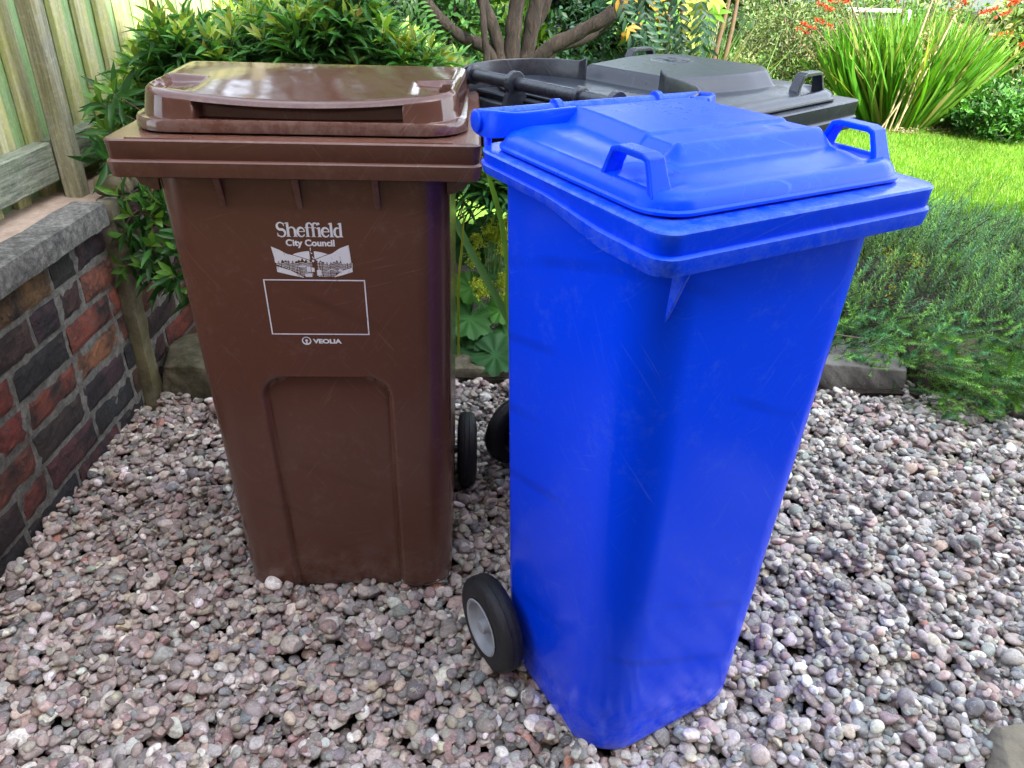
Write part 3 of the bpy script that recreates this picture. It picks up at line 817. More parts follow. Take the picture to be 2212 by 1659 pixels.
for i in np.nonzero(mask)[0]:
    R_ = max(1, int(sb[i] / RES)); ix, iy = int((px[i] - GX0) / RES), int((py[i] - GY0) / RES)
    if Hm[max(ix - R_, 0):ix + R_ + 1, max(iy - R_, 0):iy + R_ + 1].min() > pz[i] + sc_[i] * 1.15: vis[i] = False
mi = np.nonzero(vis)[0]; mean_top = np.median(Hm[((px[mi] - GX0) / RES).astype(int), ((py[mi] - GY0) / RES).astype(int)]); pz -= mean_top + .001
# bins press the stones flat: nothing pokes up through their bases
pal = np.array([(.30, .245, .225), (.36, .31, .285), (.245, .185, .175), (.205, .19, .18), (.45, .40, .37), (.165, .155, .15), (.27, .165, .15), (.33, .285, .22), (.60, .56, .52), (.085, .085, .09), (.40, .27, .225), (.24, .25, .23), (.42, .36, .26), (.15, .18, .19), (.42, .15, .09)])
pw = np.array([15, 13, 13, 12, 9, 9, 7, 5, 5.5, 2.2, 3.5, 5, 2.5, 2, .25]); pw = pw / pw.sum()
V_all = []; F_all = []; C_all = []; off_ = 0
near = (np.hypot(px, py) < 1.15)
for sub, sel in ((3, vis & near), (2, vis & ~near)):
    protos, Fi = stone_protos(sub, 36, g)
    ids = np.nonzero(sel)[0]; which = g.integers(0, len(protos), len(ids))
    for q in range(len(protos)):
        I = ids[which == q]; n = len(I)
        if not n: continue
        yaw = g.uniform(0, 6.283, n); tx = g.normal(0, .30, n); ty = g.normal(0, .30, n)
        Z0 = np.zeros(n); O = np.ones(n)
        Rz = np.stack([np.stack([np.cos(yaw), -np.sin(yaw), Z0], 1), np.stack([np.sin(yaw), np.cos(yaw), Z0], 1), np.stack([Z0, Z0, O], 1)], 1)
        Rx = np.stack([np.stack([O, Z0, Z0], 1), np.stack([Z0, np.cos(tx), -np.sin(tx)], 1), np.stack([Z0, np.sin(tx), np.cos(tx)], 1)], 1)
        Ry = np.stack([np.stack([np.cos(ty), Z0, np.sin(ty)], 1), np.stack([Z0, O, Z0], 1), np.stack([-np.sin(ty), Z0, np.cos(ty)], 1)], 1)
        M = Rx @ Ry @ Rz
        sc3 = np.stack([sa[I], sb[I], sc_[I]], 1) * 1.10
        P = protos[q][None] * sc3[:, None, :]
        P = np.einsum('nij,nvj->nvi', M, P) + np.stack([px[I], py[I], pz[I]], 1)[:, None, :]
        nv = len(protos[q])
        V_all.append(P.reshape(-1, 3)); F_all.append((Fi[None] + (np.arange(n) * nv)[:, None, None]).reshape(-1, 3) + off_); off_ += n * nv
        ci = g.choice(len(pal), n, p=pw); c = pal[ci]; c = np.minimum((c * .74 + c.mean(1, keepdims=True) * .26) * np.array([1.42, 1.43, 1.36]), .82) * g.uniform(.72, 1.26, (n, 1)) * (1 + g.normal(0, .04, (n, 3)))
        # left side of the drive is pinker than the right
        warm = np.clip((-px[I] + .3) * .5, -.25, .5); c = c * np.stack([1 + .10 * warm, 1 - .02 * warm, 1 - .01 * warm], 1)
        C_all.append(np.repeat(c, nv, 0))
m = NT('pebble')
v = m.coord(); ca = m.attr()
c = m.mix(m.math('MULTIPLY', m.ramp(m.noise(130, 6, .75, v), [(.42, 0), (.66, 1)]), .55), ca, (.10, .09, .085))
c = m.mix(m.math('MULTIPLY', m.ramp(m.noise(95, 5, .8, m.coord(loc=(3, 1, 2))), [(.56, 0), (.66, 1)]), .6), c, (.62, .58, .55))
vein = m.ramp(m.noise(38, 3, .5, m.coord((1, 1, 2.5), (.4, .3, 0)), 1.2), [(.485, 0), (.5, 1), (.515, 0)])
c = m.mix(m.math('MULTIPLY', vein, .35), c, (.7, .66, .62))
m.P(Base_Color=c, Roughness=.62, Normal=m.bump(m.noise(260, 5, .8, v), .5, .0012)); m.set(m.b, 'Specular IOR Level', .35)
M_peb = m.m
gv = mesh_obj('gravel', np.concatenate(V_all), np.concatenate(F_all), M_peb, col=np.concatenate(C_all)); tag(gv, kind='stuff')
print('pebbles', int(vis.sum()), 'verts', off_)

# ------------------------------------------------------------------ garden walls
def brick_face(name, parent, xf, y0, y1, z0, z1, seed, thick=.1):
    """bricks laid in the plane x = xf, their faces towards +x"""
    rg = random.Random(seed); mb = MB()
    pals = [(.19, .045, .030), (.05, .028, .030), (.022, .022, .026), (.085, .032, .032), (.30, .11, .06), (.032, .030, .032), (.11, .045, .033)]
    wts = [14, 22, 24, 18, 6, 20, 8]
    rows = int((z1 - z0) / .0905) + 1
    for r in range(rows):
        zz = z1 - .004 - r * .0905; y = y0 - (.12 if r % 2 else 0) - rg.uniform(0, .02)
        while y < y1:
            L = .226 if rg.random() < .8 else .106
            a, b = max(y, y0), min(y + L, y1)
            if b - a > .03 and zz - .074 > z0 - .08:
                c = rg.choices(pals, wts)[0]; c = tuple(q * rg.uniform(.8, 1.2) for q in c)
                nx_, nz_ = max(2, int((b - a) / .018)), 5
                pr = rg.uniform(-.002, .003)
                V = []; F_ = []
                tilt = rg.uniform(-.0015, .0015)
                for i in range(nx_ + 1):
                    for j in range(nz_ + 1):
                        yy = a + (b - a) * i / nx_; zc = zz - .0745 + .0745 * j / nz_
                        ex = min(i, nx_ - i, 1) ; ez = min(j, nz_ - j, 1)
                        edge = -.0045 if (ex == 0 or ez == 0) else 0
                        V.append((xf + pr + edge + rg.uniform(-.0016, .0016) + tilt * (i / nx_ - .5), yy + (rg.uniform(-.0015, .0015)), zc + (rg.uniform(-.0015, .0015))))
                for i in range(nx_):
                    for j in range(nz_):
                        q = i * (nz_ + 1) + j; F_.append((q, q + nz_ + 1, q + nz_ + 2, q + 1))
                n = len(V)
                # sides back into the mortar
                per = [i * (nz_ + 1) for i in range(nx_ + 1)] + [nx_ * (nz_ + 1) + j for j in range(1, nz_ + 1)] + [i * (nz_ + 1) + nz_ for i in range(nx_ - 1, -1, -1)] + [j for j in range(nz_ - 1, 0, -1)]
                V += [(xf - .018, V[k][1], V[k][2]) for k in per]
                for k in range(len(per)): F_.append((per[(k + 1) % len(per)], per[k], n + k, n + (k + 1) % len(per)))
                mb.add(V, F_, c)
            y += L + .0145
    mb.build('brickwork', M_brick, parent, smooth=False, fix=False)
    # mortar bed behind
    xs = np.linspace(y0, y1, int((y1 - y0) / .008)); zs = np.linspace(z0 - .02, z1, int((z1 - z0) / .008) + 2)
    Y, Z = np.meshgrid(xs, zs); X = xf - .0045 + .0026 * fbm(Y * 1, Z * 1, 60, seed, 4)
    V = np.column_stack([X.ravel(), Y.ravel(), Z.ravel()]); nx = len(xs); i = np.arange((len(zs) - 1) * (nx - 1)); a = (i // (nx - 1)) * nx + i % (nx - 1)
    mesh_obj('mortar', V, np.column_stack([a, a + 1, a + nx + 1, a + nx]), M_mortar, parent)
    mb = MB(); mb.box((xf - thick, y0 + .003, z0 - .04), (xf - .022, y1 - .003, z1)); mb.build('core', M_mortar, parent)
M_brick = attrmat('brick', .75, 1.0, 80, .009, 1.0, 11, (.016, .014, .016), (.12, .075, .06))
m = NT('mortar'); v = m.coord(); c = m.ramp(m.noise(35, 8, .8, v), [(.30, (.04, .037, .034)), (.5, (.14, .135, .12)), (.7, (.28, .27, .245))]); m.P(Base_Color=c, Roughness=.95, Normal=m.bump(m.noise(150, 6, .8, v), .8, .004)); M_mortar = m.m
m = NT('coping_concrete'); v = m.coord()
c = m.ramp(m.noise(60, 9, .85, v), [(.36, (.05, .05, .048)), (.52, (.21, .205, .19)), (.68, (.44, .43, .40))])
c = m.mix(m.ramp(m.noise(9, 6, .75, v), [(.48, 0), (.64, .7)]), c, (.05, .05, .05))
c = m.mix(m.math('MULTIPLY', m.ramp(m.noise(14, 6, .8, m.coord(loc=(4, 4, 4))), [(.56, 0), (.68, 1)]), .5), c, (.42, .42, .39))
m.P(Base_Color=c, Roughness=.92, Normal=m.bump(m.noise(170, 7, .85, v), 1.0, .006)); M_cop = m.m
m = NT('sandstone'); v = m.coord(); c = m.ramp(m.noise(18, 8, .75, v), [(.3, (.05, .045, .03)), (.5, (.17, .15, .10)), (.72, (.33, .30, .21))])
c = m.mix(m.math('MULTIPLY', m.ramp(m.noise(7, 6, .8, m.coord(loc=(2, 4, 4))), [(.48, 0), (.62, 1)]), .6), c, (.06, .075, .025))
m.P(Base_Color=c, Roughness=.92, Normal=m.bump(m.noise(80, 8, .8, v), .9, .01)); M_sand = m.m
m = NT('lichen_render'); v = m.coord(); c = m.ramp(m.noise(24, 8, .8, v), [(.3, (.06, .055, .045)), (.5, (.19, .17, .13)), (.7, (.33, .30, .22))])
c = m.mix(m.math('MULTIPLY', m.ramp(m.noise(5, 5, .7, m.coord((1, 1, .5), loc=(1, 1, 1))), [(.42, 0), (.6, 1)]), .6), c, (.19, .17, .05))
m.P(Base_Color=c, Roughness=.95, Normal=m.bump(m.noise(110, 8, .85, v), 1.0, .007)); M_rend = m.m

def rough_box(a, b, seed, amp=.004, n=14, r=.012):
    """rounded block with an uneven skin"""
    a = np.array(a, float); b = np.array(b, float); L = b - a
    B, Fi = ico(5 if n > 16 else 4); q = B / np.abs(B).max(1)[:, None]
    # cube-sphere -> rounded box
    P = (a + b) / 2 + q * (L / 2 - r) + B * r
    nrm = B
    d = fbm(P[:, 0] * 1 + P[:, 2] * .7, P[:, 1] + P[:, 2] * .5, 22, seed, 5)
    P = P + nrm * (amp * d)[:, None]
    return P, Fi
def coping(name, parent, a, b, seed, mat, amp=.0022, r=.006, chamfer=0):
    mb_n = []
    a = np.array(a); b = np.array(b); nx, ny, nz = [max(3, int((b - a)[k] / .012)) for k in range(3)]
    V = []; F_ = []; idx = {}
    def vid(i, j, k):
        if (i, j, k) not in idx:
            p = np.array([i / nx, j / ny, k / nz]); q = a + (b - a) * p
            lo = a + r; hi = b - r; cc = np.minimum(np.maximum(q, lo), hi); d = q - cc; l = np.linalg.norm(d)
            if l > 1e-9: q = cc + d / l * r
            V.append(q); idx[i, j, k] = len(V) - 1
        return idx[i, j, k]
    for (A, B, Cx) in ((0, 1, 2), (1, 2, 0), (0, 2, 1)):
        n_ = (nx, ny, nz)
        for s in (0, n_[Cx]):
            for i in range(n_[A]):
                for j in range(n_[B]):
                    def mk(u, w):
                        t = [0, 0, 0]; t[A] = u; t[B] = w; t[Cx] = s; return vid(*t)
                    F_.append((mk(i, j), mk(i + 1, j), mk(i + 1, j + 1), mk(i, j + 1)))
    V = np.array(V); ctr = (a + b) / 2
    d = fbm(V[:, 0] + V[:, 2] * .8, V[:, 1] + V[:, 2] * .6, 30, seed, 4); n_ = (V - np.clip(V, a + r, b - r)); ln = np.linalg.norm(n_, axis=1)[:, None]; n_ = np.where(ln > 1e-9, n_ / np.maximum(ln, 1e-9), 0)
    V = V + n_ * (amp * d)[:, None]
    mb = MB(); mb.add(V, F_); return mb.build(name, mat, parent, smooth=True, sharp=50)

wall = empty('brick_wall', (-1.2, 1.1, 0)); tag(wall, 'low dark red and black brick wall under a speckled concrete coping, nearest the camera', 'wall')
def unp(parent):     # children are given in world coordinates
    l = parent.location
    for o in list(COL.objects):
        if o.parent == parent: o.matrix_parent_inverse = Matrix.Translation(-l)
brick_face('w', wall, -1.150, .35, 2.062, 0.0, .578, 5, .055)
coping('coping', wall, (-1.207, .30, .584), (-1.112, 1.02, .650), 3, M_cop)
coping('coping', wall, (-1.206, 1.026, .584), (-1.114, 2.040, .648), 8, M_cop)
unp(wall)
post = empty('concrete_post', (-1.13, 2.1, 0)); tag(post, 'slim mossy concrete strip standing between the two stretches of brick wall', 'post')
coping('shaft', post, (-1.162, 2.066, -.05), (-1.118, 2.130, .640), 21, M_rend, .005, .010); unp(post)
wall2 = empty('brick_wall', (-1.15, 2.9, 0)); tag(wall2, 'second brick wall stretch behind the concrete post, half hidden by the leafy branch', 'wall')
brick_face('w2', wall2, -1.128, 2.14, 3.9, 0.02, .62, 9, .07)
for i, (ya, yb) in enumerate(((2.085, 2.52), (2.53, 3.05), (3.06, 3.6))):
    coping('coping', wall2, (-1.205, ya + .055, .628), (-1.098, yb + .055, .690 - .01 * i), 30 + i, M_rend, .007, .028)
unp(wall2)

def stone(name, a, b, seed, mat, label, cat='edging stone', group='edging stones between gravel and bed', amp=.012, r=.03, rot=0):
    P, Fi = rough_box(a, b, seed, amp, 20, r); c = (np.array(a) + np.array(b)) / 2; c[2] = 0
    o = mesh_obj(name, P - c, Fi, mat); o.location = c; o.rotation_euler.z = R(rot); tag(o, label, cat, group); return o
stone('edging_stone', (-1.115, 2.085, -.05), (-.66, 2.34, .118), 2, M_sand, 'mossy buff stone block at the wall corner, left of the brown bin', rot=-3)
stone('edging_stone', (-.62, 2.27, -.05), (.34, 2.40, .045), 4, M_sand, 'long low stone under the round leaves, between the brown and blue bins', rot=0, amp=.008)
M_greystone = simple('grey_stone', (.20, .20, .175), .9, 0, .9, 70, .75, 14)
stone('edging_stone', (.40, 2.30, -.05), (.95, 2.44, .06), 5, M_greystone, 'grey edging stone behind the blue bin', amp=.008)
stone('edging_stone', (.98, 2.285, -.05), (1.345, 2.50, .090), 6, M_greystone, 'grey lichen-flecked stone slab right of the blue bin, beneath the heather', rot=-4)
M_brownstone = simple('brown_stone', (.10, .075, .05), .9, 0, .9, 60, .6, 12)
stone('edging_stone', (1.38, 2.27, -.05), (1.70, 2.52, .10), 7, M_brownstone, 'dark brown edging stone mostly hidden by the heather', rot=6)
M_rock = simple('buff_rock', (.26, .23, .16), .9, 0, .7, 90, .5, 25)
stone('rock', (.890, .74, -.05), (1.20, .955, .062), 12, M_rock, 'smooth buff rock on the gravel at the bottom right corner', 'rock', None, .008, .06, rot=-14)

# ------------------------------------------------------------------ fence
def wood(name, cols, lichen=None, grain=1.0):
    m = NT(name); v = m.coord((40, 4, 4) if 0 else (1, 1, 1))
    return m
def woodmat(name, dark, mid, light, axis, lich=None, lich_amt=.5, gs=1.0):
    m = NT(name); sc = [26 * gs, 26 * gs, 26 * gs]; sc[axis] = 1.6 * gs
    v = m.coord(tuple(sc)); f = m.noise(2.2, 6, .65, v, 1.6)
    c = m.ramp(f, [(.34, dark), (.5, mid), (.66, light)])
    if lich: c = m.mix(m.math('MULTIPLY', m.ramp(m.noise(11, 7, .8, m.coord((1, 1, .6))), [(.42, 0), (.62, 1)]), lich_amt), c, lich)
    c = m.mix(m.math('MULTIPLY', m.ramp(m.noise(60, 6, .8, m.coord(loc=(4, 1, 1))), [(.5, 0), (.7, 1)]), .35), c, tuple(min(1, q * 1.6) for q in light))
    m.P(Base_Color=c, Roughness=.9, Normal=m.bump(f, .6, .004)); return m.m
M_picket = woodmat('weathered_picket', (.27, .27, .14), (.43, .42, .24), (.55, .53, .36), 2, (.47, .49, .11), .6)
M_picket_far = woodmat('green_picket', (.16, .26, .12), (.25, .38, .18), (.33, .47, .24), 2, (.22, .38, .10), .4)
M_railw = woodmat('grey_rail', (.07, .085, .065), (.19, .21, .165), (.33, .35, .28), 1, (.10, .17, .06), .35, 1.2)
M_postw = woodmat('fence_post_wood', (.14, .14, .105), (.26, .26, .20), (.40, .40, .31), 2, (.36, .33, .08), .35)
fence = empty('wooden_fence', (-1.40, 2.3, 0)); tag(fence, 'pale weathered wooden picket fence with green algae, on the left above the brick wall', 'fence')
k = 0; rg = random.Random(4)
y = 1.15
while y < 5.6:
    w = rg.uniform(.054, .066)
    mb = MB(); mb.box((-1.420 + rg.uniform(-.002, .002), y, .560 + rg.uniform(-.012, .012)), (-1.402, y + w, 1.78), bev=.002); mb.build('picket', M_picket, fence, fix=True)
    mb = MB(); mb.box((-1.440, y + .030, .575), (-1.424, y + .030 + .125, 1.78), bev=.002); mb.build('back_picket', M_picket_far, fence, fix=True)
    y += .1375
for (ya, yb, dz) in ((1.05, 2.256, .0), (2.285, 4.10, -.002), (4.19, 5.7, -.004)):
    P, Fi = rough_box((-1.400, ya, .640 + dz), (-1.350, yb, .750 + dz), int(ya * 10), .0012, 8, .004)
    mb = MB(); mb.box((-1.400, ya, .640 + dz), (-1.350, yb, .750 + dz), bev=.004); mb.build('rail', M_railw, fence)
    mb = MB(); mb.box((-1.400, ya, 1.45 + dz), (-1.355, yb, 1.54 + dz), bev=.004); mb.build('rail', M_railw, fence)
for yp in (2.238, 4.105):
    mb = MB(); mb.box((-1.349, yp + .012, .0), (-1.296, yp + .066, 1.9), bev=.006); mb.build('post', M_postw, fence)
unp(fence)
m = NT('sandy_ground'); c = m.ramp(m.noise(30, 7, .8, m.coord()), [(.3, (.30, .22, .16)), (.7, (.55, .44, .36))]); m.P(Base_Color=c, Roughness=.95)
grid_sheet('side_path', -4.5, -1.21, .2, 7, 20, 30, lambda X, Y: .592 + .006 * fbm(X, Y, 8, 1), m.m)

# ------------------------------------------------------------------ foliage kit
def norm(a): return a / np.maximum(np.linalg.norm(a, axis=-1, keepdims=True), 1e-9)
LEAF_LANCE = (np.array([(0, 0, 0), (.14, .20, .02), (.14, 0, 0), (.14, -.20, .02), (.42, .5, .05), (.42, 0, .0), (.42, -.5, .05), (.72, .33, -.01), (.72, 0, -.045), (.72, -.33, -.01), (1, 0, -.14)]),
              np.array([(0, 2, 1), (0, 3, 2), (1, 2, 5), (1, 5, 4), (2, 3, 6), (2, 6, 5), (4, 5, 8), (4, 8, 7), (5, 6, 9), (5, 9, 8), (7, 8, 10), (8, 9, 10)]))
LEAF_SIMPLE = (np.array([(0, 0, 0), (.45, .5, .05), (.45, -.5, .05), (1, 0, -.08), (.5, 0, -.02)]), np.array([(0, 4, 1), (0, 2, 4), (1, 4, 3), (4, 2, 3)]))
NEEDLE = (np.array([(0, .5, 0), (0, -.5, 0), (1, 0, 0)]), np.array([(0, 1, 2)]))
BLADE = (np.array([(t, s * w, -.16 * t ** 2.4 + (.0 if s else 0)) for t, w in ((0, .35), (.2, .5), (.45, .5), (.7, .4), (.88, .22)) for s in (1, -1)] + [(1, 0, -.16)]),
         np.array([(2 * i, 2 * i + 1, 2 * i + 3) for i in range(4)] + [(2 * i, 2 * i + 3, 2 * i + 2) for i in range(4)] + [(8, 9, 10)]))
class Foliage:
    def __init__(s): s.V = []; s.F = []; s.C = []; s.n = 0
    def add(s, tpl, base, d, nrm, L, Wd, col, fold=1.0):
        T, Fi = tpl; n = len(base)
        if n == 0: return
        base = np.asarray(base, float); d = norm(np.broadcast_to(np.asarray(d, float), base.shape)); nrm = np.broadcast_to(np.asarray(nrm, float), base.shape)
        side = norm(np.cross(nrm, d)); nn = norm(np.cross(d, side)); L = np.broadcast_to(L, (n,)); Wd = np.broadcast_to(Wd, (n,))
        P = base[:, None] + d[:, None] * (T[None, :, 0, None] * L[:, None, None]) + side[:, None] * (T[None, :, 1, None] * Wd[:, None, None]) + nn[:, None] * (T[None, :, 2, None] * L[:, None, None] * fold)
        s.V.append(P.reshape(-1, 3)); s.F.append((Fi[None] + (np.arange(n) * len(T))[:, None, None]).reshape(-1, 3) + s.n); s.n += n * len(T)
        col = np.broadcast_to(col, (n, 3)); s.C.append(np.repeat(col, len(T), 0))
    def raw(s, V, Fi, col):
        s.V.append(np.asarray(V, float)); s.F.append(np.asarray(Fi) + s.n); s.C.append(np.broadcast_to(col, (len(V), 3))); s.n += len(V)
    def build(s, name, mat, parent=None, smooth=True):
        return mesh_obj(name, np.concatenate(s.V), np.concatenate(s.F), mat, parent, smooth=smooth, col=np.concatenate(s.C))
def perp(d, g):
    a = g.normal(size=d.shape); a -= d * (a * d).sum(-1, keepdims=True); return norm(a)
M_leaf = leafmat('leaf', .32, .50, .28)
M_leaf_gloss = leafmat('glossy_leaf', .22, .30)
M_shrubleaf = leafmat('shrub_leaf', .38, .42, .35)
M_grass = leafmat('grass_blade', .40, .5)
M_needle = leafmat('needle_leaf', .2, .5)
M_stem = attrmat('stem', .8, .4, 60, .003, .4, 30)

def shoots(fo, st, tips, dirs, g, n=15, L=.072, Wd=.017, span=.11, dark=(.022, .085, .018), mid=(.045, .15, .025), tip=(.20, .34, .04), tipn=4):
    """whorled lance leaves along the last part of every shoot"""
    N = len(tips); dirs = norm(dirs)
    for k in range(n):
        t = k / (n - 1)               # 0 at the tip
        base = tips - dirs * (span * t ** 1.1)[..., None] if np.ndim(t) else tips - dirs * span * t ** 1.1
        a = k * 2.4 + g.uniform(-.5, .5, N); u = perp(dirs, np.random.default_rng(5)); w = np.cross(dirs, u)
        rad = u * np.cos(a)[:, None] + w * np.sin(a)[:, None]
        op = .35 + .95 * min(1, t * 2.2)
        d = norm(rad * op + dirs * (1.0 - .62 * min(1, t * 1.6)) + np.array([0, 0, -.10 * t]))
        Ls = L * (.50 + .60 * min(1, t * 2.4)) * g.uniform(.78, 1.2, N)
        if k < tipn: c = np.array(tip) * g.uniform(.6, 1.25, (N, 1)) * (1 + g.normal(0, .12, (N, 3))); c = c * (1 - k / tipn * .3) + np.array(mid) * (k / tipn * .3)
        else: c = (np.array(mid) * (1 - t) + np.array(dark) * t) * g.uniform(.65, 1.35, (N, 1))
        nr = norm(dirs - d * (d * dirs).sum(-1, keepdims=True)) + .15 * g.normal(size=(N, 3))
        fo.add(LEAF_LANCE, base, d, nr, Ls, Wd * g.uniform(.8, 1.2, N), np.clip(c, .002, 1), g.uniform(.6, 1.6, (N, 1, 1)))
def stems(mb, A, B, r, c=(.07, .035, .02), bend=.03, g=None, n=5):
    for a, b in zip(A, B):
        a = np.array(a); b = np.array(b); q = (g or rng).normal(size=3) * bend
        mb.tube([tuple(a + (b - a) * t + q * math.sin(math.pi * t)) for t in np.linspace(0, 1, 5)], [r * (1 - .5 * t) for t in np.linspace(0, 1, 5)], n, c, cap=False)

# big evergreen shrub behind the brown bin --------------------------------
def evergreen():
    g = np.random.default_rng(21)
    root = empty('evergreen_shrub', (-.75, 2.75, 0)); tag(root, 'dense evergreen shrub with narrow whorled leaves and lime shoot tips, behind the brown bin', 'shrub')
    def top(x, y):
        t = x / y * 2.3; z = np.interp(t, [-1.25, -1.12, -.95, -.75, -.52, -.36, -.19, -.13, -.06], [.70, .90, 1.08, 1.13, 1.13, 1.08, .985, .90, .74])
        return 1.2975 - (1.2975 - z) * y / 2.3 + .045 * np.sin(x * 9 + y * 5) + .03 * np.sin(x * 23)
    N = 980
    x = g.uniform(-1.26, .02, N); y = 2.32 + 1.2 * g.random(N) ** 1.4; z = top(x, y)
    z = z - np.where(g.random(N) < .5, g.uniform(0, .09, N), g.uniform(0, .50, N) * (g.random(N) < .8))
    y = np.where(z < top(x, y) - .15, np.minimum(y, 2.42 + .15 * g.random(N)), y)
    z = np.where(x / y * 2.3 > -.27, np.maximum(z, .66), z)
    tips = np.stack([x, y, z], 1); dirs = np.stack([g.normal(0, .33, N) + (x + .6) * .4, g.normal(-.32, .3, N), np.full(N, 1.0)], 1)
    low = z < top(x, y) - .12; dirs[low] += np.array([0, -.7, -.45])
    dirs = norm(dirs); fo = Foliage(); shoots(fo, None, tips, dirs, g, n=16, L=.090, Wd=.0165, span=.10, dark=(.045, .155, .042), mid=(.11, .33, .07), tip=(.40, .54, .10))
    # older leaves inside, coloured darker to paint in the shade there
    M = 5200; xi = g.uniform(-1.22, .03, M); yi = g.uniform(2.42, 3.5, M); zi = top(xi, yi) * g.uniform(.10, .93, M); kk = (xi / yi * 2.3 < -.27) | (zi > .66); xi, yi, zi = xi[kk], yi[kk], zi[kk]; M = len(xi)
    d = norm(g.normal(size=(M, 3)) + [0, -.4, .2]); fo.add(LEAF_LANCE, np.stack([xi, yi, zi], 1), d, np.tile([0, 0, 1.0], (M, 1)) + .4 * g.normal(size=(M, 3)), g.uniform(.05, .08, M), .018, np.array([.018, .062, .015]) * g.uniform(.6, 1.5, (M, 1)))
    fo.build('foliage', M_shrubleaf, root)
    mb = MB(); base = [(g.uniform(-1.0, -.3), g.uniform(2.6, 3.1), .02) for _ in range(46)]
    ii = g.choice(N, 360, replace=False); bs = [base[j] for j in g.integers(0, 46, 360)]
    stems(mb, [((b[0] + tips[i][0]) / 2, (b[1] + tips[i][1]) / 2 + .1, tips[i][2] * .45) for b, i in zip(bs, ii)], [tips[i] - dirs[i] * .0 for i in ii], .0032, (.09, .04, .025), .02, g)
    stems(mb, base, [(b[0] * .95, b[1], .55) for b in base], .008, (.06, .035, .025), .04, g)
    mb.build('stem', M_stem, root, smooth=True, fix=False); unp(root)
    # branch that hangs over the wall, left of the brown bin
    r2 = empty('leafy_branch', (-1.06, 2.2, .2)); tag(r2, 'leafy green sprig hanging in front of the far brick wall, left of the brown bin', 'branch')
    T = [(-1.115, 2.10, .66), (-1.07, 2.08, .60), (-1.03, 2.06, .52), (-1.11, 2.06, .545), (-1.115, 2.05, .455), (-1.06, 2.05, .465), (-1.00, 2.05, .43), (-1.02, 2.10, .58), (-.96, 2.08, .50), (-1.05, 2.12, .65), (-1.0, 2.12, .62), (-.94, 2.07, .39), (-1.08, 2.10, .50), (-1.13, 2.16, .80), (-1.16, 2.2, .87), (-1.10, 2.2, .90), (-1.13, 2.14, .74), (-.97, 2.05, .44), (-.94, 2.07, .56)]
    tips = np.array(T) + g.normal(0, .006, (len(T), 3)); dirs = np.stack([g.normal(-.25, .45, len(T)), np.full(len(T), -.55), g.normal(.35, .3, len(T))], 1)
    fo = Foliage(); shoots(fo, None, tips, dirs, g, n=12, L=.088, Wd=.019, span=.080, mid=(.05, .17, .03), dark=(.03, .11, .025), tip=(.13, .30, .04), tipn=3)
    fo.build('foliage', M_shrubleaf, r2)
    mb = MB(); mb.tube([(-.90, 2.45, .95), (-1.0, 2.25, .78), (-1.05, 2.12, .60), (-1.03, 2.10, .45), (-.96, 2.10, .33)], [.006, .005, .004, .003, .002], 6, (.12, .05, .03))
    mb2 = mb; hub = np.array([(-1.0, 2.25, .78), (-1.05, 2.12, .60), (-1.03, 2.10, .45), (-.96, 2.10, .33)])
    for t_, dd in zip(tips, norm(dirs)):
        h_ = hub[np.argmin(((hub - t_) ** 2).sum(1))]; stems(mb, [h_], [t_ - dd * .01], .0025, (.12, .05, .03), .008, g)
    mb.build('stem', M_stem, r2, smooth=True, fix=False); unp(r2)
evergreen()

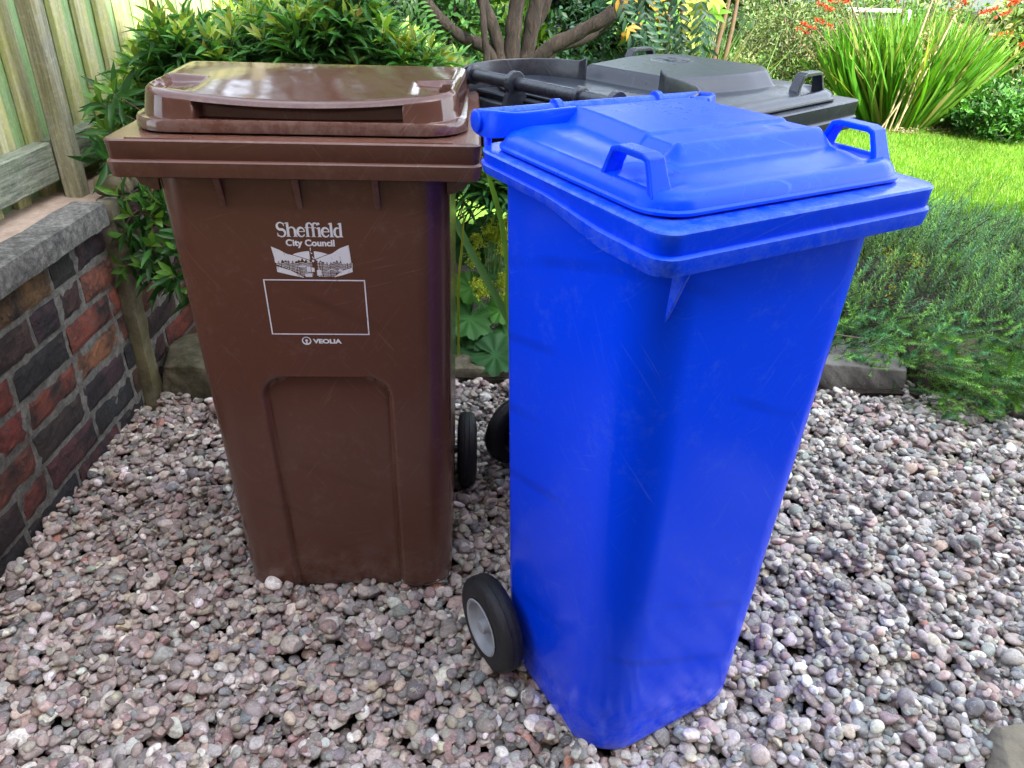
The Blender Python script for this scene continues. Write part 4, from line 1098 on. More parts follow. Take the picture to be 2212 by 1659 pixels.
# lady's mantle and strap leaves in the gap ---------------------------------
def ladys_mantle():
    g = np.random.default_rng(5)
    def round_leaf(fo, c, nrm, R0, col, seed):
        gg = np.random.default_rng(seed); nrm = norm(np.array(nrm, float)); u = norm(np.cross(nrm, [0.3, 1, .1])); w = np.cross(nrm, u)
        n = 108; V = [np.array(c, float)]; Fi = []; C = [np.array(col) * 1.5]; ph = gg.uniform(0, 6.28)
        radii = (.28, .55, .8, 1.0)
        for k, rr in enumerate(radii):
            for i in range(n):
                a = 2 * math.pi * i / n; lob = abs(math.sin((a - ph) * 4.5)) ** .45
                notch = 1 - .75 * math.exp(-((a - math.pi) / .16) ** 2)
                r = R0 * rr * (1 - (.20 * rr ** 2) * (1 - lob)) * (notch if rr > .4 else 1) * (1 + (.035 * math.sin(i * math.pi / 1.5) if rr == 1.0 else 0))
                rib = math.cos((a - ph) * 9) * .035 * rr
                h = R0 * (.22 * rr ** 2 + rib - .16 * rr ** 4 + .05 * math.sin(a * 2 + ph) * rr)
                a2 = a + ph
                V.append(np.array(c) + (u * math.cos(a2) + w * math.sin(a2)) * r + nrm * h)
                C.append(np.array(col) * (1.0 + .28 * math.exp(-((math.sin((a - ph) * 4.5)) / .25) ** 2 * 0 - ((abs(math.cos((a - ph) * 4.5))) / .12) ** 2)) * gg.uniform(.93, 1.07))
        for i in range(n): Fi.append((0, 1 + i, 1 + (i + 1) % n))
        for k in range(3):
            for i in range(n):
                a = 1 + k * n + i; b = 1 + k * n + (i + 1) % n; Fi += [(a, a + n, b), (b, a + n, b + n)]
        fo.raw(V, Fi, np.array(C))
    root = empty('ladys_mantle', (-.1, 2.45, 0)); tag(root, 'low plant with round scalloped leaves and lime green flower froth, seen between the bins', 'plant')
    L_ = [((-.165, 2.36, .055), .075, (.035, .125, .055)), ((-.06, 2.33, .065), .085, (.035, .12, .055)), ((-.155, 2.42, .155), .085, (.04, .14, .045)), ((-.045, 2.46, .175), .06, (.06, .20, .04)), ((-.150, 2.48, .245), .075, (.07, .21, .05)), ((-.075, 2.52, .275), .055, (.035, .12, .05)),
          ((-.02, 2.40, .10), .06, (.04, .13, .05)), ((-.25, 2.40, .09), .08, (.035, .13, .05)), ((-.24, 2.5, .2), .08, (.04, .14, .05)), ((.05, 2.42, .10), .08, (.035, .13, .05)), ((.05, 2.5, .2), .08, (.04, .15, .05)), ((-.16, 2.6, .33), .07, (.022, .075, .035)), ((-.05, 2.6, .34), .07, (.022, .08, .035)), ((-.1, 2.64, .40), .07, (.02, .07, .03)), ((-.18, 2.56, .40), .055, (.03, .1, .05)), ((0.02, 2.58, .36), .07, (.025, .09, .04)), ((-.12, 2.39, .10), .055, (.03, .1, .045))]
    for i, (c, r, col) in enumerate(L_):
        fo = Foliage(); round_leaf(fo, c, (g.normal(0, .18), -.62 + g.normal(0, .1), .85), r, tuple(q * a for q, a in zip(col, (1.15, 1.2, .75))), i); fo.build('leaf', M_leaf, root)
    mb = MB(); stems(mb, [(g.uniform(-.2, .02), 2.56, 0) for _ in L_], [(c[0], c[1] + .01, c[2] - .002) for c, r, col in L_], .0022, (.14, .22, .06), .01, g)
    mb.build('leaf_stalks', M_stem, root, smooth=True, fix=False)
    # froth: tiny star flowers in clusters
    cl = []
    for (a, b, n) in (((-.02, 2.46, .51), (-.07, 2.50, .36), 26), ((-.07, 2.46, .49), (-.12, 2.50, .40), 20), ((-.02, 2.42, .33), (-.05, 2.46, .24), 20), ((-.13, 2.42, .46), (-.14, 2.46, .40), 9), ((-.125, 2.40, .290), (-.13, 2.40, .26), 8), ((-.095, 2.40, .275), (-.10, 2.40, .26), 7), ((-.15, 2.42, .38), (-.15, 2.42, .36), 6), ((-.03, 2.44, .43), (-.01, 2.44, .36), 18)):
        a = np.array(a); b = np.array(b)
        for _ in range(n): cl.append(a + (b - a) * g.random() + g.normal(0, .012, 3))
    cl = np.array(cl); N = len(cl); M = 16
    P = np.repeat(cl, M, 0) + g.normal(0, .0068, (N * M, 3)); fo = Foliage()
    for k in range(4):
        d = norm(g.normal(size=(N * M, 3)) + [0, -.6, .5]); fo.add(LEAF_SIMPLE, P, d, g.normal(size=(N * M, 3)) + [0, -.5, 1], .0068, .0046, np.array([.62, .72, .09]) * g.uniform(.6, 1.15, (N * M, 1)))
    fo.build('flower_froth', M_leaf, root)
    mb = MB(); jj = g.choice(N, 70, replace=False); stems(mb, [(c[0] * .6 - .04, 2.53, c[2] - .16) for c in cl[jj]], cl[jj], .0011, (.2, .3, .07), .008, g, 4)
    mb.build('flower_stalks', M_stem, root, smooth=True, fix=False); unp(root)
    # straps
    for i, (pts, w, c, lab) in enumerate((([(-.30, 2.36, .60), (-.21, 2.32, .56), (-.15, 2.30, .46), (-.085, 2.30, .34), (-.03, 2.31, .23), (.03, 2.34, .08), (.05, 2.36, .0)], .023, (.10, .22, .07), 'long strap leaf arching down from the brown bin towards the blue bin'),
                                          ([(-.10, 2.22, .74), (-.075, 2.24, .66), (-.045, 2.26, .54), (-.028, 2.28, .42), (-.02, 2.30, .25), (.0, 2.33, .0)], .015, (.17, .34, .05), 'upright pale strap leaf right beside the blue bin'),
                                          ([(-.155, 2.20, .62), (-.162, 2.21, .50), (-.175, 2.22, .36), (-.178, 2.25, .10)], .008, (.30, .33, .04), 'thin yellow green blade beside the edge of the brown bin'))):
        P = smooth_path(pts, 6); n = len(P); V = []; Fi = []
        for k, q in enumerate(P):
            a = np.array(P[max(k - 1, 0)]); b = np.array(P[min(k + 1, n - 1)]); d = norm(b - a); s_ = norm(np.cross(d, [0, -1, .3])); nn = np.cross(s_, d)
            ww = w / 2 * (min(1, (k + .15) / 7) ** .7)
            V += [np.array(q) - s_ * ww + nn * w * .12, np.array(q), np.array(q) + s_ * ww + nn * w * .12]
        for k in range(n - 1):
            a = k * 3; Fi += [(a, a + 1, a + 4), (a, a + 4, a + 3), (a + 1, a + 2, a + 5), (a + 1, a + 5, a + 4)]
        fo = Foliage(); fo.raw(V, Fi, np.array(c)); o = fo.build('strap_leaf', M_leaf, None); tag(o, lab, 'leaf', 'strap leaves between the bins')
ladys_mantle()

# heather mound on the right ------------------------------------------------
def heather():
    g = np.random.default_rng(8)
    root = empty('heather', (1.8, 2.8, 0)); tag(root, 'broad needle-leaved green heather mound spilling over the edging, right of the blue bin', 'shrub')
    def top(x, y): return np.interp(y, [2.05, 2.2, 2.4, 2.7, 3.0, 3.4, 3.8, 4.2], [.03, .10, .21, .34, .41, .36, .24, .05]) * np.interp(x / y, [.5, .56, .67, .8], [1, 1, .72, .6]) * np.interp(x, [.75, 1.0, 1.25, 1.6, 2.3, 3.0], [.35, .62, .85, 1.0, 1.0, .8]) * (1 + .10 * np.sin(x * 7 + y * 3) + .07 * np.sin(x * 15 - y * 11))
    N = 3300; x = g.uniform(.85, 2.75, N); y = 2.04 + 1.98 * g.random(N) ** 1.25
    front = 2.28 - .20 * sstep(1.38, 1.62, x)
    y = np.where(y < front, front + g.uniform(0, .4, N), y)
    z = np.maximum(top(x, y) * g.uniform(.80, 1.05, N) * np.where(g.random(N) < .3, g.uniform(.55, 1, N), 1), .04)
    tips = np.stack([x, y, z], 1); ln = g.uniform(.08, .20, N)
    dirs = norm(np.stack([g.normal(.10, .22, N), g.normal(-.10, .22, N) - .75 * (y < 2.55) * g.random(N), g.uniform(.5, 1.1, N) * np.where(y < 2.5, .55, 1)], 1))
    fr = g.choice(N, 520, replace=False); x[fr] = g.uniform(1.36, 2.3, 520); y[fr] = g.uniform(2.02, 2.32, 520); z[fr] = g.uniform(.03, .20, 520)
    tips[fr] = np.stack([x[fr], y[fr], z[fr]], 1); dirs[fr] = norm(np.stack([g.normal(.1, .4, 520), g.uniform(-1.1, -.5, 520), g.uniform(-.1, .5, 520)], 1))
    longs = g.random(N) < .09; tips[longs] += dirs[longs] * g.uniform(.06, .17, (longs.sum(), 1)); ln[longs] += .10
    fo = Foliage(); stem_mb = MB()
    K = 38; cols = np.where((g.random(N) < .45)[:, None], np.array([.075, .24, .085]), np.array([.14, .34, .05])) * g.uniform(.6, 1.35, (N, 1))
    u0 = perp(dirs, g); w0 = np.cross(dirs, u0); curve = g.normal(0, .10, (N, 3)) * ln[:, None]
    for k in range(K):
        t = k / K
        base = tips - dirs * (ln * t)[:, None] + curve * (t * t)
        for h_ in range(2):
            a = k * 2.4 + h_ * 3.14 + g.uniform(-.4, .4, N); rad = u0 * np.cos(a)[:, None] + w0 * np.sin(a)[:, None]
            d = norm(rad + dirs * (.75 - .3 * t)); fo.add(NEEDLE, base, d, dirs, g.uniform(.011, .0175, N), .0034, np.clip(cols * (1.45 - .8 * t) * g.uniform(.75, 1.25, (N, 1)), .003, 1))  # needle colour darkens down each shoot, shading painted in
    # thin stems as three-sided needles
    for k in range(4):
        t0, t1 = k / 4, (k + 1) / 4
        a = tips - dirs * (ln * t1)[:, None] + curve * t1 ** 2; b = tips - dirs * (ln * t0)[:, None] + curve * t0 ** 2
        for q in range(2): fo.add(NEEDLE, a, b - a, u0 if q else w0, np.linalg.norm(b - a, axis=1) * 1.15, .0026, np.array([.17, .13, .06]))
    # dead brown flower heads
    M = 46; ii = g.choice(np.nonzero((y < 3.1))[0], M, replace=False); P = np.repeat(tips[ii] - dirs[ii] * .03, 60, 0) + g.normal(0, .010, (M * 60, 3)) * [1.3, 1, .8]
    fo.add(LEAF_SIMPLE, P, g.normal(size=P.shape), g.normal(size=P.shape), .0065, .0045, np.array([.19, .115, .075]) * g.uniform(.4, 1.4, (M * 60, 1)))
    # yellow sprigs
    M = 5; P = np.repeat(np.array([(1.31, 2.62, .36), (1.36, 2.66, .33), (1.42, 2.6, .34), (1.30, 2.5, .27), (1.45, 2.7, .31)]), 26, 0) + g.normal(0, .012, (M * 26, 3)) * [1, 1, 1.8]
    fo.add(LEAF_SIMPLE, P, g.normal(size=P.shape) + [0, 0, 1], g.normal(size=P.shape), .012, .004, np.array([.45, .42, .03]) * g.uniform(.6, 1.2, (M * 26, 1)))
    # dark inner mass of old twigs
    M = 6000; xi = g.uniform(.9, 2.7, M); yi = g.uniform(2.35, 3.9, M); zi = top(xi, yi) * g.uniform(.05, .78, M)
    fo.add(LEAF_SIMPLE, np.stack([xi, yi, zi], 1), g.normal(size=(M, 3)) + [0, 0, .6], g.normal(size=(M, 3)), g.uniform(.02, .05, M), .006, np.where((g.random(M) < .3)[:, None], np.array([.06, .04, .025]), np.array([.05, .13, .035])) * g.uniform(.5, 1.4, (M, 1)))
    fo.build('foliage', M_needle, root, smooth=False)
    mb = MB(); A = [(g.uniform(1.0, 2.6), g.uniform(2.5, 3.4), .02) for _ in range(110)]
    stems(mb, A, [(a[0] + g.normal(0, .22), a[1] - abs(g.normal(.05, .2)), top(a[0], a[1]) * g.uniform(.6, .95)) for a in A], .004, (.12, .085, .055), .03, g)
    mb.build('stem', M_stem, root, smooth=True, fix=False); unp(root)
heather()

# lawn --------------------------------------------------------------------
m = NT('lawn_base'); v = m.coord(); c = m.ramp(m.noise(30, 6, .7, v), [(.3, (.06, .16, .012)), (.7, (.16, .32, .03))]); m.P(Base_Color=c, Roughness=.9)
grid_sheet('lawn', -1.6, 14, 3.35, 14, 60, 50, lambda X, Y: .012 + .012 * fbm(X, Y, 1.5, 2), m.m)
def lawn_blades():
    g = np.random.default_rng(31); N = 230000
    y = 3.40 + 5.6 * g.random(N) ** 1.25; x = g.uniform(0, 1, N) * 3.4 + np.interp(y, [3.4, 6, 9], [1.4, 2.3, 3.0])
    z = .012 + .012 * fbm(x, y, 1.5, 2)
    d = norm(np.stack([g.normal(0, .42, N), g.normal(0, .42, N), np.ones(N)], 1)); pt = fbm(x, y, 6, 4)
    base = np.where((g.random(N) < .5)[:, None], np.array([.22, .42, .035]), np.array([.13, .33, .025])); base = np.where((g.random(N) < .10)[:, None], np.array([.42, .48, .12]), base)
    c = base * (1 + .16 * pt)[:, None] * g.uniform(.7, 1.3, (N, 1))
    fo = Foliage(); fo.add(NEEDLE, np.stack([x, y, z], 1), d, g.normal(size=(N, 3)), g.uniform(.022, .048, N), .0055, np.clip(c, .01, 1))
    o = fo.build('grass', M_grass, None, smooth=False); tag(o, kind='stuff')
lawn_blades()

# ------------------------------------------------------------------ unseen building behind the camera, added and shaped to shade the drive
M_housebrick = simple('house_brick', (.30, .17, .12), .9, 0, .3, 40, .3, 6)
M_white = simple('white_paint', (.78, .78, .76), .5)
M_glass = simple('window_glass', (.03, .04, .05), .08)
M_tiles = simple('roof_tiles', (.09, .07, .065), .8, 0, .4, 30, .3, 5)
hs = empty('shade_house', (0, -3.79, 0), 10.4); tag(hs, 'unseen brick building behind the viewer, added to shade the bins and drive', 'shade_house')
mb = MB(); mb.box((-11, -7, -.1), (11, 0, 9.7)); mb.build('wall', M_housebrick, hs)
mb = MB(); mb.prism([(-7.3, 9.7), (0.0, 9.7), (0.0, 10.0), (-3.6, 10.8), (-7.3, 10.0)], 0, -11.3, 11.3); mb.build('roof', M_tiles, hs)
for x in (-5.5, -1.5, 3.2):
    for z in (.9, 3.9, 6.9):
        mb = MB(); mb.box((x, .003, z), (x + 1.5, .05, z + 1.3)); f = mb.build('window', M_white, hs)
        mb = MB(); mb.box((x + .07, .05, z + .07), (x + .72, .056, z + 1.23)); mb.build('pane', M_glass, f)
        mb = MB(); mb.box((x + .78, .05, z + .07), (x + 1.43, .056, z + 1.23)); mb.build('pane', M_glass, f)

# ------------------------------------------------------------------ background garden
m = NT('bark'); v = m.coord((1, 1, .28)); f = m.noise(34, 8, .75, v, .8)
c = m.ramp(f, [(.35, (.004, .003, .002)), (.5, (.018, .0125, .009)), (.7, (.062, .043, .030))]); m.P(Base_Color=c, Roughness=.95, Normal=m.bump(f, 1.0, .02)); M_bark = m.m
def trunk_tube(mb, pts, r, n=14, c=(.1, .07, .05)):
    P = smooth_path(pts, 7); N = len(P)
    rad = [r[0] + (r[1] - r[0]) * i / (N - 1) for i in range(N)]
    rad = [q * (1 + .07 * math.sin(i * 1.9) + .05 * math.sin(i * .7 + 2)) for i, q in enumerate(rad)]
    mb.tube(P, rad, n, c)
def crown(fo, g, center, rad, N, L, W_, col, tpl=LEAF_SIMPLE, clump=40, lean=(0, 0, .1), spread=.28, shell=.35):
    """leaves in clumps through an ellipsoid, leaving gaps"""
    nc = max(1, N // clump); d = norm(g.normal(size=(nc, 3))); rr = g.random(nc) ** shell
    C = np.array(center) + d * rr[:, None] * np.array(rad); cs = g.uniform(.6, 1.35, nc)
    P = np.repeat(C, clump, 0) + g.normal(0, spread * min(rad) * .5, (nc * clump, 3)) * [1, 1, .7]
    n = len(P); dd = norm(g.normal(size=(n, 3)) + np.array(lean)); cc = np.repeat(cs, clump)[:, None] * np.array(col) * g.uniform(.7, 1.3, (n, 1)) * (1 + g.normal(0, .08, (n, 3)))
    fo.add(tpl, P, dd, g.normal(size=(n, 3)) * .6 + [0, -.3, 1], g.uniform(.7, 1.25, n) * L, W_, np.clip(cc, .003, 1))
def garden_tree():
    g = np.random.default_rng(41)
    root = empty('garden_tree', (-.03, 4.25, 0)); tag(root, 'old many-stemmed tree with rough brown trunks, behind the black bin', 'tree')
    mb = MB(); Y = 4.25
    T = [([(-.03, Y, -.1), (-.07, Y, .5), (-.16, Y, .78), (-.33, Y + .05, .86), (-.52, Y + .1, 1.03), (-.9, Y + .3, 1.5), (-1.2, Y + .4, 2.3)], (.06, .028)),
         ([(-.15, Y - .1, -.1), (-.16, Y - .1, .4), (-.175, Y - .1, .74), (-.195, Y - .1, .93), (-.23, Y, 1.3), (-.3, Y, 2.2)], (.03, .022)),
         ([(-.06, Y, .0), (-.08, Y, .6), (-.13, Y, .84), (-.21, Y, 1.03), (-.36, Y, 1.35), (-.5, Y + .1, 2.2)], (.06, .032)),
         ([(.0, Y, -.1), (-.04, Y, .5), (-.055, Y, .8), (-.03, Y, 1.05), (.05, Y, 1.5), (.0, Y, 2.6)], (.075, .045)),
         ([(.02, Y + .05, -.1), (.0, Y + .05, .6), (.03, Y + .05, .83), (.075, Y + .05, 1.07), (.2, Y + .1, 1.5), (.5, Y + .2, 2.6)], (.07, .045)),
         ([(.03, Y, -.1), (.02, Y - .02, .6), (.10, Y - .04, .79), (.28, Y - .06, .90), (.46, Y - .08, 1.02), (.75, Y, 1.35), (1.1, Y + .2, 2.2)], (.065, .042)),
         ([(.06, Y + .12, .4), (.14, Y + .12, .76), (.30, Y + .1, .84), (.42, Y + .1, .92), (.62, Y, 1.15)], (.04, .026)),
         ([(-.03, Y + .15, .1), (-.01, Y + .15, .7), (.11, Y + .15, .98), (.2, Y + .2, 1.3)], (.035, .025)),
         ([(-.55, Y + .5, .0), (-.45, Y + .5, .6), (-.36, Y + .5, 1.05), (-.3, Y + .5, 1.8)], (.03, .022))]
    for P, r in T: trunk_tube(mb, P, (r[0] * .66, r[1] * .66))
    mb.build('trunk', M_bark, root, smooth=True, fix=True)
    fo = Foliage()
    for c, r, n in (((-.9, 4.9, 2.9), (1.1, 1.0, .9), 5200), ((.5, 4.8, 3.2), (1.2, 1.0, .9), 5200), ((-.2, 5.0, 4.2), (1.1, 1.0, .8), 3600), ((1.5, 4.8, 2.7), (.8, .8, .6), 2200), ((-1.9, 5.2, 2.4), (.8, .9, .7), 2400)):
        crown(fo, g, c, r, n, .10, .04, (.04, .105, .025))
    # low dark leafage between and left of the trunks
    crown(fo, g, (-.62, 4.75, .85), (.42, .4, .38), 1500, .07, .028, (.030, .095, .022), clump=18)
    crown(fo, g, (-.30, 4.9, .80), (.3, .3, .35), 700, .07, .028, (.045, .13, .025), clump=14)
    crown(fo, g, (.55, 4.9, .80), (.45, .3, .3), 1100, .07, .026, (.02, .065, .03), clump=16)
    # drooping pinnate sprays, bluish, right of the trunks
    for _ in range(15):
        b = np.array([g.uniform(.36, .90), g.uniform(3.75, 4.2), g.uniform(.98, 1.22)]); d0 = norm(np.array([g.uniform(-.1, .6), g.uniform(-.3, .1), -.75])); L0 = g.uniform(.16, .30)
        k = 9; t = np.linspace(.1, 1, k); P = b + d0 * (t * L0)[:, None] + np.array([0, 0, -.08]) * (t ** 2)[:, None]
        c = np.array([.025, .075, .04]) * g.uniform(.4, 1.3); c = np.where((g.random(k) < .035)[:, None], np.array([.32, .18, .02]), c)
        for s in (-1, 1):
            sd_ = norm(np.cross(d0, [0, -1, .2])) * s; fo.add(LEAF_LANCE, P, norm(sd_ * .8 + d0 * .8 + g.normal(0, .12, (k, 3))), np.tile([0, -.8, .5], (k, 1)) + g.normal(0, .25, (k, 3)), .062, .019, c * g.uniform(.8, 1.2, (k, 1)))
    # the same sprays, greener, low on the left
    for _ in range(5):
        b = np.array([g.uniform(-.60, -.40), g.uniform(3.7, 4.1), g.uniform(.80, 1.10)]); d0 = norm(np.array([g.normal(0, .5), -.4, -.5])); L0 = g.uniform(.12, .2)
        k = 8; t = np.linspace(.1, 1, k); P = b + d0 * (t * L0)[:, None] + np.array([0, 0, -.05]) * (t ** 2)[:, None]; c = np.array([.04, .12, .025]) * g.uniform(.4, 1.3)
        for s in (-1, 1):
            sd_ = norm(np.cross(d0, [0, -1, .2])) * s; fo.add(LEAF_LANCE, P, norm(sd_ + d0 * .6), np.tile([0, -.6, .7], (k, 1)) + g.normal(0, .2, (k, 3)), .05, .018, c * g.uniform(.8, 1.2, (k, 1)))
    fo.build('crown', M_leaf, root); unp(root)
garden_tree()
def palmate(fo, c, nrm, R0, col, g, n=8):
    nrm = norm(np.array(nrm, float)); u = norm(np.cross(nrm, [.2, 1, .3])); w = np.cross(nrm, u); a0 = g.uniform(0, 6)
    a = a0 + np.arange(n) * 2 * math.pi / (n + .7); d = np.cos(a)[:, None] * u + np.sin(a)[:, None] * w + nrm * .12
    fo.add(LEAF_LANCE, np.tile(c, (n, 1)), d, np.tile(nrm, (n, 1)), R0 * g.uniform(.8, 1.1, n), R0 * .34, np.array(col) * g.uniform(.85, 1.15, (n, 1)), 1.4)
def fatsia():
    g = np.random.default_rng(44); root = empty('fatsia', (.85, 4.7, 0)); tag(root, 'shrub with big fingered leaves, some turned yellow, on bare thin stems behind the black bin', 'shrub')
    fo = Foliage(); tips = []
    for (x, z, kind) in ((.62, .93, 1), (.68, 1.02, 2), (.74, .92, 2), (.80, .86, 0), (.60, .84, 0), (.90, 1.00, 3), (.93, .90, 3), (.88, .93, 0), (.70, 1.10, 2), (.98, 1.05, 3), (.83, 1.08, 0), (.52, 1.0, 0), (.76, .99, 0), (.66, .88, 0), (.96, .84, 3), (1.02, .97, 0)):
        c = [(.13, .30, .03), (.10, .25, .03), (.42, .26, .012), (.34, .40, .05)][kind]; p = np.array([x, 4.7 + g.uniform(-.2, .2), z]); tips.append(p)
        palmate(fo, p, (g.normal(0, .3), -.75, .65 + g.normal(0, .2)), .105, c, g)
    for _ in range(22):
        p = np.array([g.uniform(.4, 1.2), 4.9 + g.uniform(-.1, .4), g.uniform(1.05, 1.8)]); tips.append(p); palmate(fo, p, (g.normal(0, .4), -.5, .8), .13, (.08, .20, .03), g)
    fo.build('foliage', M_leaf, root)
    mb = MB(); B = [(.78, 4.75, 0), (.83, 4.72, 0), (.95, 4.8, 0), (1.02, 4.8, 0)]
    for i, (b, e) in enumerate(((B[0], (.80, 4.7, 1.2)), (B[1], (.84, 4.7, 1.1)), (B[2], (1.15, 4.8, 1.3)), (B[3], (1.2, 4.85, 1.2)))): stems(mb, [b], [e], .020, (.16, .10, .05), .03, g, 8)
    stems(mb, [(.82, 4.72, max(.3, p[2] - .25)) for p in tips], tips, .004, (.2, .2, .07), .01, g)
    mb.build('stem', M_stem, root, smooth=True, fix=False); unp(root)
fatsia()
def bush(name, label, center, rad, N, L, W_, col, seed, cat='shrub', tpl=LEAF_SIMPLE, clump=24, twigs=14, mat=None, lean=(0, -.2, .6), group=None, spread=.22, shell=.35, twc=(.12, .09, .06)):
    g = np.random.default_rng(seed); root = empty(name, (center[0], center[1], 0)); tag(root, label, cat, group)
    fo = Foliage()
    for i, c in enumerate(col): crown(fo, g, center, rad, N // len(col), L, W_, c, tpl, clump, lean, spread, shell)
    for v_ in fo.V: v_[:, 2] = np.abs(v_[:, 2])
    fo.build('foliage', mat or M_leaf, root)
    mb = MB(); A = [(center[0] + g.normal(0, rad[0] * .25), center[1] + g.normal(0, rad[1] * .2), 0) for _ in range(twigs)]
    stems(mb, A, [(center[0] + g.normal(0, rad[0] * .55), center[1] + g.normal(0, rad[1] * .4), center[2] + rad[2] * g.uniform(.1, .8)) for _ in A], .011, twc, .05, g)
    mb.build('stem', M_stem, root, smooth=True, fix=False); unp(root); return root
bush('grey_green_bush', 'airy grey green bush with tiny leaves, left of the orange flower clump', (2.20, 7.3, .50), (.78, .5, .62), 17000, .042, .015, [(.16, .23, .09), (.25, .32, .13), (.11, .18, .05)], 51, clump=20, twigs=40, spread=.20, twc=(.22, .18, .12))
bush('ground_shrub', 'small dark green leafy shrub at the lawn edge, far right', (3.82, 6.35, .20), (.40, .35, .26), 3600, .055, .022, [(.05, .17, .03), (.09, .26, .04)], 52, tpl=LEAF_LANCE, clump=14)
bush('variegated_shrub', 'pale yellow green shrub behind the sword-leaved clump, right edge', (4.55, 7.6, .52), (.55, .4, .45), 4200, .085, .04, [(.30, .38, .10), (.55, .58, .28), (.13, .24, .05)], 53, tpl=LEAF_LANCE, clump=14)
bush('silver_shrub', 'low greyish plant between the sword-leaved clump and the dark shrub', (3.62, 6.75, .16), (.32, .25, .20), 1700, .06, .022, [(.20, .28, .12), (.12, .22, .06)], 54, tpl=LEAF_LANCE, clump=12)
bush('weedy_shrub', 'bright leafy weeds in the sun behind the tree trunks', (.10, 6.6, .50), (1.2, .5, .45), 4200, .11, .05, [(.17, .38, .04), (.30, .46, .06)], 55, tpl=LEAF_LANCE, clump=14, lean=(0, -.4, .5))
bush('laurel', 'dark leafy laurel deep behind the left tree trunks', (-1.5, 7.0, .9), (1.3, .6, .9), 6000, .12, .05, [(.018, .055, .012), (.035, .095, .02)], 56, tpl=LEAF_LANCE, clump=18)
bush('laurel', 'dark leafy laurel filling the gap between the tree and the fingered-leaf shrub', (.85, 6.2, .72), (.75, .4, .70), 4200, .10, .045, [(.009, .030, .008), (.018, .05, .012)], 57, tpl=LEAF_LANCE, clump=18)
bush('tall_hedge', 'tall mixed hedge closing the garden at the far left', (-3.6, 11.5, 1.4), (3.2, .9, 1.5), 9000, .16, .07, [(.04, .11, .025), (.08, .17, .035)], 58, clump=30)
bush('tall_hedge', 'tall mixed hedge closing the garden behind the tree and bush', (1.6, 11.5, 1.4), (3.0, .9, 1.5), 9000, .16, .07, [(.05, .13, .03), (.10, .20, .04)], 59, clump=30)
bush('climber', 'leafy climber with tiny leaves growing against the grey outbuilding', (4.2, 9.8, .62), (1.1, .35, .32), 5200, .055, .025, [(.12, .25, .04), (.22, .34, .08), (.06, .14, .03)], 60, clump=16)
for i, (x, y, h) in enumerate(((-7.5, 15, 5.5), (-2.5, 17, 6.5), (3.5, 18, 6.0), (9.5, 16, 5.5))):
    g = np.random.default_rng(70 + i); root = empty('background_tree', (x, y, 0)); tag(root, ['broad tree far behind the fence', 'tall tree far behind the hedge, left of centre', 'tall tree far behind the hedge, right of centre', 'far tree behind the grey outbuilding'][i], 'tree', 'far trees beyond the garden')
    mb = MB(); trunk_tube(mb, [(x, y, -.1), (x + .1, y, 1.5), (x - .1, y, h * .75)], (.22, .09)); mb.build('trunk', M_bark, root, smooth=True)
    fo = Foliage(); crown(fo, g, (x, y, h * .62), (2.4, 1.8, h * .36), 7000, .26, .12, (.045, .12, .03), clump=40); fo.build('crown', M_leaf, root); unp(root)

